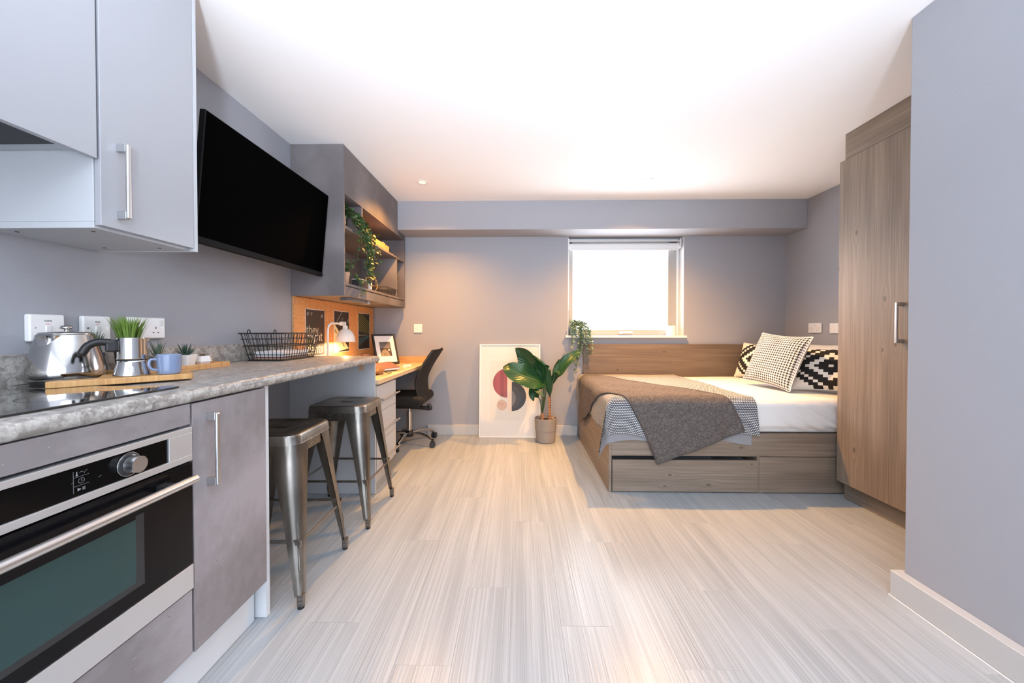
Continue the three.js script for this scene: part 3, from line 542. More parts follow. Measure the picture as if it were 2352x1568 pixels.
{ // wire basket and magazines
  const t = thing('wire_basket', 'large black wire letter basket standing on the worktop', 'basket', -1.335, WT, 2.14);
  const B = (k, y) => { const x0 = lerp(-1.425, -1.452, k), x1 = lerp(-1.243, -1.215, k), d0 = lerp(1.985, 1.955, k), d1 = lerp(2.295, 2.325, k); return [V(x0, y, d0), V(x1, y, d0), V(x1, y, d1), V(x0, y, d1)]; };
  const y0 = WT + 0.004, ym = WT + 0.080, yt = WT + 0.146, r = 0.0017;
  part(t, 'rim', poly(B(1, yt), 0.0034, true, 8), M.black);
  part(t, 'middle_rail', poly(B(0.55, ym), 0.0030, true, 8), M.black);
  part(t, 'hoop', poly(B(0.8, WT + 0.116), r, true), M.black); part(t, 'hoop', poly(B(0.25, WT + 0.034), r, true), M.black); part(t, 'base_frame', poly(B(0, y0), 0.0026, true, 8), M.black);
  const up = [];
  for (let s = 0; s < 4; s++) { const n = s % 2 ? 14 : 9; for (let i = 0; i < n; i++) { const f = (i + 0.5) / n, P = [[0, y0], [0.3, WT + 0.04], [0.8, WT + 0.12], [1, yt]].map(([k, y]) => { const c = B(k, y); return c[s].clone().lerp(c[(s + 1) % 4], f); }); up.push(poly(P, r)); } }
  part(t, 'upright_wires', join(up), M.black);
  const bot = []; const c = B(0, y0); for (let i = 1; i < 9; i++) bot.push(rod(c[0].clone().lerp(c[3], i / 9), c[1].clone().lerp(c[2], i / 9), r, r, 6)); part(t, 'base_wires', join(bot), M.black);
  for (const d of [2.03, 2.25]) part(t, 'hanging_loop', place(plain(new THREE.TorusGeometry(0.010, 0.0026, 8, 20)), -1.452, yt + 0.009, d, Math.PI / 2), M.black);
  const mag = canvas(256, 256, (g, w, h) => { g.fillStyle = '#eceef4'; g.fillRect(0, 0, w, h); g.fillStyle = '#b9bec9'; for (let i = 0; i < 26; i++) g.fillRect(14, 16 + i * 9, 100 + (i * 53) % 110, 2); g.fillStyle = '#3f5a44'; g.fillRect(190, 20, 50, 70); g.fillStyle = '#7c4a42'; g.fillRect(190, 110, 44, 60); });
  const printed = S({ map: mag, roughness: 0.7 }); let y = WT + 0.0075;
  [[0.006, 0.01, M.terracotta], [0.008, -0.02, M.maroon], [0.007, 0.03, M.paper], [0.006, -0.03, printed], [0.009, 0.02, M.paper], [0.006, 0.0, printed]].forEach(([h, a, m], i) => {
    const o = thing('magazine', ['brown magazine lying at the bottom of the wire basket', 'dark red magazine second from the bottom in the wire basket', 'white magazine third from the bottom in the wire basket', 'printed magazine in the middle of the wire basket stack', 'thick white magazine under the top one in the wire basket', 'printed magazine lying on top of the wire basket stack'][i], 'magazine', -1.335, y, 2.14, 'magazines in the wire basket', a);
    loc(o, 'pages', plain(new THREE.BoxGeometry(0.150, h - 0.0006, 0.255)).translate(0, h / 2, 0), m === printed ? [M.paper, M.paper, printed, M.paper, M.paper, M.paper] : m); y += h;
  });
}
// ------------------------------------------------------------------ television
{
  const t = thing('television', 'large black flat television on a bracket between cabinet and shelf unit', 'television', -1.275, 1.405, 1.975);
  t.rotation.order = 'YXZ'; t.rotation.set(0.0, Math.PI / 2, 0); t.rotation.x = 0.089;
  const w = 0.97, h = 0.522;
  loc(t, 'housing', plain(new RoundedBoxGeometry(w, h, 0.024, 2, 0.003)).translate(0, h / 2, -0.014), M.bezel);
  loc(t, 'rear_cover', plain(new RoundedBoxGeometry(w * 0.72, h * 0.6, 0.035, 2, 0.01)).translate(0, h * 0.42, -0.040), M.black);
  loc(t, 'screen', plain(new THREE.BoxGeometry(w - 0.014, h - 0.032, 0.002)).translate(0, h / 2 + 0.0115, -0.0016), M.screen);
  loc(t, 'lower_bezel', plain(new RoundedBoxGeometry(w - 0.002, 0.020, 0.006, 1, 0.002)).translate(0, 0.0115, -0.001), M.bezelLow);
  const b = thing('television_bracket', 'black metal wall bracket holding the television', 'bracket', -1.40, 1.55, 1.975);
  part(b, 'wall_plate', bx(XL + 0.001, XL + 0.012, 1.52, 1.82, 1.90, 2.05, 0.002), M.black);
  part(b, 'arm', bx(XL + 0.012, -1.325, 1.63, 1.69, 1.93, 2.02, 0.003), M.black);
}

// ------------------------------------------------------------------ bar stools
function roundSquare(h, r, y, n = 12) {                                    // outline of a rounded square, half width h
  const l = []; for (let q = 0; q < 4; q++) for (let i = 0; i < n; i++) { const a = (q + i / (n - 1)) * Math.PI / 2, cx = (h - r) * (q === 0 || q === 3 ? 1 : -1), cz = (h - r) * (q < 2 ? 1 : -1); l.push(new THREE.Vector3(cx + Math.cos(a) * r, y, cz + Math.sin(a) * r)); }
  return l.reverse();
}
function slotLoop(a, b, y, n = 12) { const l = []; for (let q = 0; q < 4; q++) for (let i = 0; i < n; i++) { const t = (q + i / (n - 1)) * Math.PI / 2; const cx = a * (q === 0 || q === 3 ? 1 : -1); l.push(new THREE.Vector3(cx + Math.cos(t) * b, y, Math.sin(t) * b)); } return l.reverse(); }
function barStool(label, x, d, turn) {
  const t = thing('bar_stool', label, 'stool', x, 0, d, undefined, turn), H = 0.645, hw = 0.158;
  loc(t, 'seat', uvm(loft([slotLoop(0.026, 0.010, H - 0.022), slotLoop(0.026, 0.011, H - 0.008), slotLoop(0.028, 0.014, H - 0.005), roundSquare(0.085, 0.035, H - 0.006), roundSquare(hw - 0.022, 0.042, H - 0.004), roundSquare(hw - 0.012, 0.046, H), roundSquare(hw - 0.004, 0.05, H - 0.003), roundSquare(hw, 0.052, H - 0.011), roundSquare(hw + 0.002, 0.052, H - 0.036), roundSquare(hw + 0.0035, 0.052, H - 0.040), roundSquare(hw, 0.050, H - 0.041), roundSquare(hw - 0.002, 0.05, H - 0.02), roundSquare(0.09, 0.04, H - 0.012), slotLoop(0.028, 0.012, H - 0.022)], { crease: 0.7 })), M.gun);
  const topY = H - 0.036, foot = 0.21, leg = (sx, sz) => {
    const loops = [], n = 7, ys = [topY, 0.56, 0.5, 0.4, 0.3, 0.2, 0.1, 0.045];
    for (const inner of [0, 1]) for (const y of (inner ? [...ys].reverse() : ys)) {
      const k = 1 - y / topY, c = lerp(hw - 0.002, foot, Math.pow(k, 0.95)), w = lerp(0.105, 0.024, Math.pow(k, 0.8)), r = Math.min(0.046, w * 0.62), o = inner * 0.0018, l = [];
      l.push(new THREE.Vector3(c - o, y, c - w)); for (let i = 0; i <= n; i++) { const a = i / n * Math.PI / 2; l.push(new THREE.Vector3(c - r + Math.cos(a) * (r - o), y, c - r + Math.sin(a) * (r - o))); } l.push(new THREE.Vector3(c - w, y, c - o));
      loops.push(l.map((p) => new THREE.Vector3(p.x * sx, p.y, p.z * sz)));
    }
    return uvm(loft([...loops, loops[0]], { open: true, crease: 0.7 }));
  };
  for (const [sx, sz] of [[1, 1], [1, -1], [-1, 1], [-1, -1]]) {
    const m = loc(t, 'leg', leg(sx, sz), M.gun), c = (y) => { const k = 1 - y / topY; return lerp(hw - 0.002, foot, Math.pow(k, 0.95)) - Math.min(0.046, lerp(0.105, 0.024, Math.pow(k, 0.8)) * 0.62) * 0.293; };
    const p = (y) => new THREE.Vector3(c(y) * sx, y, c(y) * sz);
    loc(m, 'pressed_rib', join(rod(p(0.31), p(0.14), 0.0012, 0.0052, 10), plain(new THREE.SphereGeometry(0.0052, 10, 8)).translate(p(0.14).x, p(0.14).y, p(0.14).z)), M.gun);
    const f = foot - 0.012, s = loc(m, 'foot_sleeve', loft([roundSquare(0.0115, 0.006, 0.010, 4), roundSquare(0.0125, 0.006, 0.052, 4)], { closeStart: true, closeEnd: true }).translate(f * sx, 0, f * sz), M.gun);
    loc(m, 'rubber_foot', disc(0.012, 0.012, 18).translate(f * sx, 0.006, f * sz), M.rubber);
  }
  for (let q = 0; q < 4; q++) {
    const a = q * Math.PI / 2;
    loc(t, 'apron', plain(new THREE.BoxGeometry(0.003, 0.042, 0.130)).translate(hw - 0.0055, H - 0.060, 0).rotateY(a), M.gun);
    const y = q % 2 ? 0.245 : 0.235, o = 0.184;
    loc(t, 'footrest', join(plain(new RoundedBoxGeometry(0.006, 0.012, 0.31, 1, 0.002)).translate(o, y, 0), plain(new THREE.BoxGeometry(0.005, 0.022, 0.045)).translate(o + 0.001, y - 0.002, 0.165), plain(new THREE.BoxGeometry(0.005, 0.022, 0.045)).translate(o + 0.001, y - 0.002, -0.165)).rotateY(a), M.gun);
  }
  return t;
}
barStool('gunmetal steel bar stool standing next to the narrow kitchen cabinet', -1.035, 1.623, 0.03);
barStool('gunmetal steel bar stool standing next to the desk drawers', -1.008, 2.215, 0.01);

// ------------------------------------------------------------------ shelf unit over the desk
const SX = -1.14, S0 = 2.475, S1 = 3.803;
{
  const t = thing('shelf_unit', 'grey wall-hung shelf unit with open compartments above the desk', 'shelf unit', -1.3, 1.283, 3.1), x = XL + 0.001;
  part(t, 'side_panel', join(bx(x, SX, 1.283, CE - 0.001, S0, S0 + 0.018)), M.slate);
  part(t, 'side_panel', bx(x, SX, 1.283, BEAM_Y - 0.001, S1 - 0.018, S1), M.slate);
  part(t, 'top_fascia', join(bx(SX - 0.018, SX, 1.968, CE - 0.001, S0 + 0.018, BEAM_D - 0.001), bx(SX - 0.018, SX, 1.968, BEAM_Y - 0.001, BEAM_D - 0.001, S1 - 0.018)), M.slate);
  part(t, 'shelf', bx(x, SX, 1.950, 1.968, S0 + 0.018, S1 - 0.018), M.slate);
  part(t, 'shelf', bx(x, SX, 1.728, 1.746, S0 + 0.018, S1 - 0.018), M.slate);
  part(t, 'shelf', bx(x, SX, 1.354, 1.372, S0 + 0.018, S1 - 0.018), M.slate);
  part(t, 'divider', bx(x, SX - 0.001, 1.746, 1.950, 2.762, 2.780), M.slate);
  part(t, 'divider', bx(x, SX - 0.001, 1.372, 1.728, 3.553, 3.571), M.slate);
  part(t, 'back_panel', bx(x, x + 0.008, 1.29, 1.95, S0 + 0.018, S1 - 0.018), M.slate);
  part(t, 'lower_fascia', bx(SX - 0.021, SX - 0.003, 1.285, 1.350, S0 + 0.018, S1 - 0.018), M.slate);
  part(t, 'bottom_panel', bx(x, SX - 0.021, 1.285, 1.297, S0 + 0.018, S1 - 0.018), M.slate);
  const u = thing('strip_light_fitting', 'slim box light fitting under the wall shelf unit', 'light', -1.2, 1.262, 2.8);
  part(u, 'casing', bx(-1.225, -1.168, 1.262, 1.2845, 2.60, 2.98, 0.003), M.slate);
  part(u, 'end_cap', bx(-1.2255, -1.1675, 1.2615, 1.2845, 2.93, 2.9805, 0.003), M.board);
}
function ivyLeaf(s, p, n, roll) {                                           // one small pointed leaf
  const g = new THREE.BufferGeometry(); const q = [0, 0, 0, -0.38, 0.10, 0.25, 0.38, 0.10, 0.25, -0.42, 0.06, 0.55, 0.42, 0.06, 0.55, 0, -0.08, 1, 0, -0.02, 0.4];
  g.setAttribute('position', new THREE.Float32BufferAttribute(q.map((v) => v * s), 3)); g.setAttribute('uv', new THREE.Float32BufferAttribute(new Float32Array(14), 2));
  g.setIndex([0, 6, 1, 0, 2, 6, 1, 6, 3, 2, 4, 6, 3, 6, 5, 6, 4, 5]); g.computeVertexNormals();
  g.rotateZ(roll); g.applyQuaternion(new THREE.Quaternion().setFromUnitVectors(new THREE.Vector3(0, 0, 1), n)); g.translate(p.x, p.y, p.z); return g;
}
function trail(vines, size, step, out, jitter = 0.02) {                      // leaves and stems along hanging vines (room coordinates)
  const leaves = [], stems = [];
  for (const pts of vines) {
    const c = new THREE.CatmullRomCurve3(pts), L = c.getLength(), n = Math.max(3, Math.round(L / step));
    stems.push(plain(new THREE.TubeGeometry(c, Math.max(6, Math.round(L / 0.03)), 0.0012, 4)));
    for (let i = 0; i < n; i++) { const p = c.getPointAt((i + rnd() * 0.8) / n); const dir = new THREE.Vector3(rr(-1, 1), rr(-1.0, 0.5), rr(-1, 1)).addScaledVector(out, 0.7).normalize(); p.x += rr(-1, 1) * jitter; p.z += rr(-1, 1) * jitter; p.y += rr(-0.5, 0.5) * jitter; if (p.x < -1.118 && p.x > XL && -p.z > 2.44 && (Math.abs(p.y - 1.737) < 0.032 || Math.abs(p.y - 1.363) < 0.032 || Math.abs(p.y - 1.959) < 0.035 || Math.abs(-p.z - 2.484) < 0.035 || Math.abs(-p.z - 2.771) < 0.035)) continue; leaves.push(ivyLeaf(size * rr(0.65, 1.2), p, dir, rr(-0.6, 0.6))); }
  }
  return [join(leaves), join(stems)];
}
{ // long ivy on the upper shelf
  const t = thing('trailing_ivy', 'long green ivy trailing from a white pot on the upper shelf', 'plant', -1.245, 1.7465, 2.62);
  loc(t, 'pot', lathe([[0, 0], [0.040, 0], [0.043, 0.004], [0.052, 0.090], [0.053, 0.093], [0.049, 0.093], [0.048, 0.082], [0, 0.080]], 36), M.whitePot);
  const vines = [];
  for (let i = 0; i < 26; i++) {
    const a = rr(-0.4, 0.9), d = 2.62 + a * 0.30 + 0.03, end = i < 14 ? rr(1.44, 1.62) : rr(1.62, 1.80), o = rr(-1.108, -1.062);
    vines.push([V(-1.245 + rr(-0.02, 0.02), 1.832, 2.62 + rr(-0.03, 0.03)), V(-1.20, 1.875 + rr(0, 0.03), lerp(2.62, d, 0.2)), V(-1.112, 1.80 + rr(-0.02, 0.04), lerp(2.62, d, 0.5)), V(o, lerp(1.74, end, 0.4), d), V(o + rr(-0.02, 0.02), end, d + rr(-0.03, 0.05))]);
  }
  for (let i = 0; i < 7; i++) { const a = rnd() * 6.28; vines.push([V(-1.245, 1.83, 2.62), V(-1.245 + Math.cos(a) * 0.04, 1.88, 2.62 + Math.sin(a) * 0.05), V(-1.245 + Math.cos(a) * 0.09, 1.87, 2.62 + Math.sin(a) * 0.1)]); }
  for (let i = 0; i < 3; i++) vines.push([V(-1.12, 1.55, 2.74 + i * 0.03), V(-1.10, 1.46, 2.76 + i * 0.04), V(-1.11, 1.39, 2.74 + i * 0.05)]);
  const [lv, st] = trail(vines, 0.026, 0.016, new THREE.Vector3(1, 0, 0.3), 0.018);
  stuffed(part(t, 'leaves', lv, M.ivy)); part(t, 'vines', st, M.stem);
}
{ // smaller ivy on the lower shelf
  const t = thing('trailing_ivy', 'small dark ivy in a clay pot trailing over the bottom shelf', 'plant', -1.205, 1.3725, 2.60);
  loc(t, 'pot', lathe([[0, 0], [0.034, 0], [0.044, 0.068], [0.046, 0.070], [0.046, 0.082], [0.042, 0.082], [0.041, 0.072], [0, 0.070]], 36), M.terracotta);
  const vines = [];
  for (let i = 0; i < 16; i++) { const a = rnd() * 6.28, r = rr(0.03, 0.09); vines.push([V(-1.205, 1.445, 2.60), V(-1.205 + Math.cos(a) * r * 0.5, 1.50, 2.60 + Math.sin(a) * r * 0.6), V(-1.205 + Math.cos(a) * r, 1.52 + rr(-0.05, 0.06), 2.60 + Math.sin(a) * r)]); }
  for (let i = 0; i < 4; i++) vines.push([V(-1.18, 1.45, 2.62), V(-1.145, 1.44, 2.65 + i * 0.012), V(-1.122, 1.37, 2.68 + i * 0.014), V(-1.118, rr(1.25, 1.34), 2.69 + i * 0.015)]);
  const [lv, st] = trail(vines, 0.024, 0.017, new THREE.Vector3(1, 0, 0.3), 0.014);
  stuffed(part(t, 'leaves', lv, M.ivy)); part(t, 'vines', st, M.stem);
}
{
  const t = thing('wooden_crate', 'low pale wooden crate on the middle shelf', 'crate', -1.25, 1.7462, 3.235), y = 1.7462;
  part(t, 'base', bx(-1.33, -1.17, y, y + 0.008, 3.04, 3.43), M.ochre);
  for (const g of [bx(-1.178, -1.170, y + 0.008, y + 0.062, 3.04, 3.43), bx(-1.33, -1.322, y + 0.008, y + 0.062, 3.04, 3.43), bx(-1.322, -1.178, y + 0.008, y + 0.062, 3.04, 3.048), bx(-1.322, -1.178, y + 0.008, y + 0.062, 3.422, 3.43)]) part(t, 'side_board', g, M.ochre);
  const c = thing('wooden_block', 'small wooden block resting in the end of the crate', 'block', -1.225, y + 0.0085, 3.385, undefined, 0.3);
  loc(c, 'block', plain(new RoundedBoxGeometry(0.045, 0.085, 0.045, 2, 0.003)).translate(0, 0.0425, 0), M.terracotta); loc(c, 'notch', plain(new THREE.BoxGeometry(0.014, 0.03, 0.046)).translate(0.026, 0.06, 0), M.ochre);
  for (const [d, r, l] of [[3.50, 0.009, 'tiny white pebble ornament at the middle shelf edge'], [3.66, 0.008, 'tiny white pebble ornament at the far end of the middle shelf']]) {
    const p = thing('pebble', l, 'ornament', -1.165, y, d); loc(p, 'stone', plain(new THREE.SphereGeometry(r, 16, 10)).scale(1.2, 0.75, 1).translate(0, r * 0.75, 0), M.whitePot);
  }
}
{
  const y = 1.3724;
  const k = thing('trinket_box', 'small dark trinket box with a pale lid edge on the bottom shelf', 'box', -1.20, y, 2.86, undefined, 0.1);
  loc(k, 'box', plain(new RoundedBoxGeometry(0.075, 0.060, 0.11, 2, 0.003)).translate(0, 0.030, 0), M.dark); loc(k, 'lid_edge', plain(new RoundedBoxGeometry(0.079, 0.005, 0.114, 1, 0.002)).translate(0, 0.0625, 0), M.plastic);
  const c = thing('candle', 'short white pillar candle on the bottom shelf beside the lantern', 'candle', -1.172, y, 2.985);
  loc(c, 'wax', lathe([[0, 0], [0.016, 0], [0.016, 0.055], [0.014, 0.057], [0, 0.054]], 24), M.whitePot); loc(c, 'wick', rod(new THREE.Vector3(0, 0.053, 0), new THREE.Vector3(0.001, 0.063, 0), 0.0008), M.dark);
  const g = thing('geometric_lantern', 'gold geometric wire lantern on the bottom shelf', 'lantern', -1.205, y, 3.09);
  const ring = (r, yy, o) => Array.from({ length: 6 }, (_, i) => new THREE.Vector3(Math.cos((i + o) * Math.PI / 3) * r, yy, Math.sin((i + o) * Math.PI / 3) * r));
  const A = ring(0.040, 0.004, 0), B = ring(0.060, 0.045, 0), C = ring(0.036, 0.118, 0), w = 0.0022;
  for (const R of [A, B, C]) loc(g, 'hoop', poly(R, w, true), M.gold);
  for (let i = 0; i < 6; i++) loc(g, 'wire', join(rod(A[i], B[i], w, w, 6), rod(B[i], C[i], w, w, 6)), M.gold);
  loc(g, 'base', loft([A.map((p) => p.clone().setY(0)), A.map((p) => p.clone().setY(0.003))], { closeStart: true, closeEnd: true }), M.gold);
  const bsk = thing('small_wire_basket', 'small low dark wire basket on the bottom shelf', 'basket', -1.21, y, 3.42);
  const R = (k, yy) => [[-1, -1], [1, -1], [1, 1], [-1, 1]].map(([a, b]) => new THREE.Vector3(a * lerp(0.055, 0.068, k), yy, b * lerp(0.11, 0.125, k)));
  loc(bsk, 'rim', poly(R(1, 0.062), 0.0026, true), M.black); loc(bsk, 'hoop', poly(R(0.5, 0.032), 0.0015, true), M.black); loc(bsk, 'base_frame', poly(R(0, 0.003), 0.0022, true), M.black);
  const up = []; for (let s = 0; s < 4; s++) { const n = s % 2 ? 13 : 7; for (let i = 0; i < n; i++) { const f = i / n, a = R(0, 0.003), b = R(1, 0.062); up.push(rod(a[s].clone().lerp(a[(s + 1) % 4], f), b[s].clone().lerp(b[(s + 1) % 4], f), 0.0014, 0.0014, 5)); } }
  loc(bsk, 'upright_wires', join(up), M.black);
  const pl = thing('fern_plant', 'dark feathery plant in a black pot in the end compartment', 'plant', -1.22, y, 3.68);
  loc(pl, 'pot', lathe([[0, 0], [0.042, 0], [0.050, 0.080], [0.047, 0.082], [0, 0.074]], 32), M.black);
  stuffed(loc(pl, 'leaves', blades(46, { r0: 0.02, len: 0.20, spread: 0.2, w: 0.008, droop: 0.2, y: 0.07 }), M.ivy));
}
// ------------------------------------------------------------------ pinboard and posters
{
  const t = thing('pinboard', 'wide tan cork pinboard fixed to the wall above the desk', 'pinboard', XL, 0.74, 3.1);
  part(t, 'board', bx(XL + 0.0008, -1.4716, 0.797, 1.2825, 2.478, 3.845, 0.002), M.cork);
  for (const [d, y] of [[2.50, 1.245], [2.93, 1.25], [3.36, 1.255], [3.80, 1.255]]) part(t, 'fixing_screw', disc(0.0045, 0.002, 14).rotateZ(Math.PI / 2).translate(-1.4708, y, -d), M.brushed);
}
function poster(label, d0, d1, y0, y1, draw) {
  const t = thing('poster', label, 'poster', -1.4715, y0, (d0 + d1) / 2, undefined, Math.PI / 2), w = d1 - d0, h = y1 - y0;
  loc(t, 'backing', plain(new THREE.BoxGeometry(w, h, 0.0014)).translate(0, h / 2, 0.0008), M.paper);
  loc(t, 'print', new THREE.PlaneGeometry(w - 0.008, h - 0.008).translate(0, h / 2, 0.0017), S({ map: canvas(404, 512, draw), roughness: 0.6 }));
  for (const [sx, sy] of [[-1, 1], [1, 1], [-1, 0], [1, 0]]) loc(t, 'pin', plain(new THREE.SphereGeometry(0.0028, 10, 8)).translate(sx * (w / 2 - 0.004), sy * h + (sy ? -0.004 : 0.004), 0.003), M.dark);
}
poster('dark poster with the large words they might be giants', 2.607, 2.870, 0.873, 1.209, (g, w, h) => {
  g.fillStyle = '#3a2c26'; g.fillRect(0, 0, w, h); g.fillStyle = '#d8d4c4'; g.font = '9px sans-serif';
  for (let i = 0; i < 4; i++) { g.fillRect(24, 34 + i * 9, 44 - i * 4, 3); g.fillRect(100, 34 + i * 9, [40, 20, 26, 12][i], 3); g.fillRect(320, 50 + i * 9, 48 - (i % 2) * 8, 3); }
  g.font = '132px sans-serif'; g.fillStyle = '#b9bda9'; g.fillText('they', 6, 274); g.fillStyle = '#f1ead4'; g.fillText('might', 6, 352); g.fillStyle = '#8d8a2c'; g.fillText('be', 6, 418); g.fillStyle = '#f1ead4'; g.fillText('giants', 6, 486);
});
poster('black and cream poster split by a slanting edge', 3.012, 3.280, 0.880, 1.217, (g, w, h) => {
  g.fillStyle = '#26201c'; g.fillRect(0, 0, w, h); g.fillStyle = '#e8dcae'; g.beginPath(); g.moveTo(0, h * 0.30); g.lineTo(w, h * 0.94); g.lineTo(0, h); g.fill();
  g.strokeStyle = '#d9cfae'; g.lineWidth = 6; g.beginPath(); g.moveTo(w * 0.52, 0); g.lineTo(w * 0.12, h * 0.3); g.moveTo(w, h * 0.18); g.lineTo(w * 0.8, h * 0.30); g.stroke(); g.lineWidth = 3; g.beginPath(); g.arc(w * 0.55, h * 0.18, 14, 3, 6); g.lineTo(w * 0.4, h * 0.32); g.stroke();
  g.fillStyle = '#3a322c'; g.save(); g.translate(w * 0.06, h * 0.44); g.rotate(0.75); g.fillRect(0, 0, 70, 10); g.fillRect(0, 18, 54, 8); g.restore(); g.save(); g.translate(w * 0.56, h * 0.75); g.rotate(0.95); g.fillRect(0, 0, 84, 10); g.fillRect(10, 16, 60, 6); g.restore();
});
poster('dark poster with slanting yellow green lines over blue lines', 3.467, 3.733, 0.882, 1.220, (g, w, h) => {
  g.fillStyle = '#1d1a18'; g.fillRect(0, 0, w, h); g.lineWidth = 9; g.strokeStyle = '#8c8c2e'; for (let i = -2; i < 9; i++) { g.beginPath(); g.moveTo(-10, 20 + i * 32); g.lineTo(w + 10, 210 + i * 32); g.stroke(); }
  g.fillStyle = '#1d1a18'; g.beginPath(); g.moveTo(0, 250); g.lineTo(w, 300); g.lineTo(w, h); g.lineTo(0, h); g.fill(); g.beginPath(); g.moveTo(w * 0.3, 0); g.lineTo(w, 0); g.lineTo(w, 96); g.fill();
  g.fillStyle = '#777064'; g.fillRect(0, 306, w * 0.8, 16); g.lineWidth = 6; g.strokeStyle = '#2e6470'; for (let i = 0; i < 6; i++) { g.beginPath(); g.moveTo(0, 470 - i * 20); g.lineTo(w, 330 - i * 2); g.stroke(); }
});
// ------------------------------------------------------------------ desk, drawers and what stands on the desk
const DK = 0.735;
{
  const t = thing('desk', 'long light oak desk top fixed below the shelf unit', 'desk', -1.19, 0.71, 3.17);
  part(t, 'desktop', bx(XL + 0.001, -0.908, 0.707, DK, 2.4635, DB - 0.001, 0.0015), M.pale);
  part(t, 'upstand', bx(XL + 0.018, -0.912, DK, 0.796, DB - 0.019, DB - 0.001, 0.0015, true), M.ochre);
  const p = thing('drawer_pedestal', 'white three drawer pedestal under the oak desk', 'drawers', -1.17, 0, 2.67);
  part(p, 'body', bx(-1.42, -0.9505, 0.10, 0.7065, 2.480, 2.868, 0.002), M.board);
  part(p, 'plinth', bx(-1.40, -0.985, 0.001, 0.10, 2.49, 2.858, 0.002), M.board);
  for (const [y0, y1, hy] of [[0.515, 0.690, 0.598], [0.3215, 0.512, 0.395], [0.128, 0.3185, 0.194]]) {
    const f = part(p, 'drawer', bx(-0.9495, -0.932, y0, y1, 2.482, 2.866, 0.0015), M.board), h = part(f, 'handle', rod(V(-0.905, hy, 2.515), V(-0.905, hy, 2.872), 0.006, 0.006, 14), M.brushed, 'steel bar handle');
    for (const d of [2.545, 2.835]) part(f, 'handle_post', rod(V(-0.933, hy, d), V(-0.905, hy, d), 0.005, 0.005, 10), M.brushed);
  }
}
{
  const t = thing('desk_lamp', 'white metal desk lamp with a dome shade switched on', 'lamp', -1.372, DK + 0.0006, 2.72);
  loc(t, 'base', lathe([[0, 0], [0.070, 0], [0.072, 0.004], [0.070, 0.014], [0.01, 0.018], [0, 0.018]], 40), M.lampWhite);
  loc(t, 'arm', tube([[0, 0.016, 0], [0, 0.15, 0], [0, 0.30, 0], [0, 0.350, -0.010], [0.004, 0.372, -0.04], [0.010, 0.374, -0.09], [0.018, 0.374, -0.16]].map((p) => new THREE.Vector3(...p)), 0.0075, 70, 12), M.lampWhite);
  loc(t, 'joint', join(plain(new RoundedBoxGeometry(0.016, 0.030, 0.085, 2, 0.004)).translate(0.020, 0.374, -0.19), plain(new RoundedBoxGeometry(0.03, 0.05, 0.03, 2, 0.006)).translate(0.022, 0.350, -0.225)), M.lampWhite);
  loc(t, 'knob', disc(0.010, 0.018, 18).rotateZ(Math.PI / 2).translate(0.042, 0.366, -0.222), M.dark);
  const sh = loc(t, 'shade', lathe([[0.016, 0.335], [0.024, 0.334], [0.040, 0.322], [0.056, 0.300], [0.066, 0.272], [0.069, 0.245], [0.0705, 0.240], [0.073, 0.2365], [0.073, 0.2345], [0.0695, 0.2365], [0.0675, 0.245], [0.064, 0.272], [0.054, 0.298], [0.038, 0.319], [0.016, 0.331]], 48).translate(0.024, 0, -0.228), M.lampWhite);
  const glow = new THREE.Color().setRGB(1.0, 0.66, 0.30);
  loc(t, 'bulb', plain(new THREE.SphereGeometry(0.024, 20, 14)).translate(0.024, 0.268, -0.228), S({ color: 0xffffff, emissive: glow, emissiveIntensity: 6 }));
  const l = new THREE.PointLight(glow, 1.35, 0, 2); l.position.set(-1.348, DK + 0.262, -2.948); l.castShadow = true; l.shadow.radius = 1.2; scene.add(l);
}
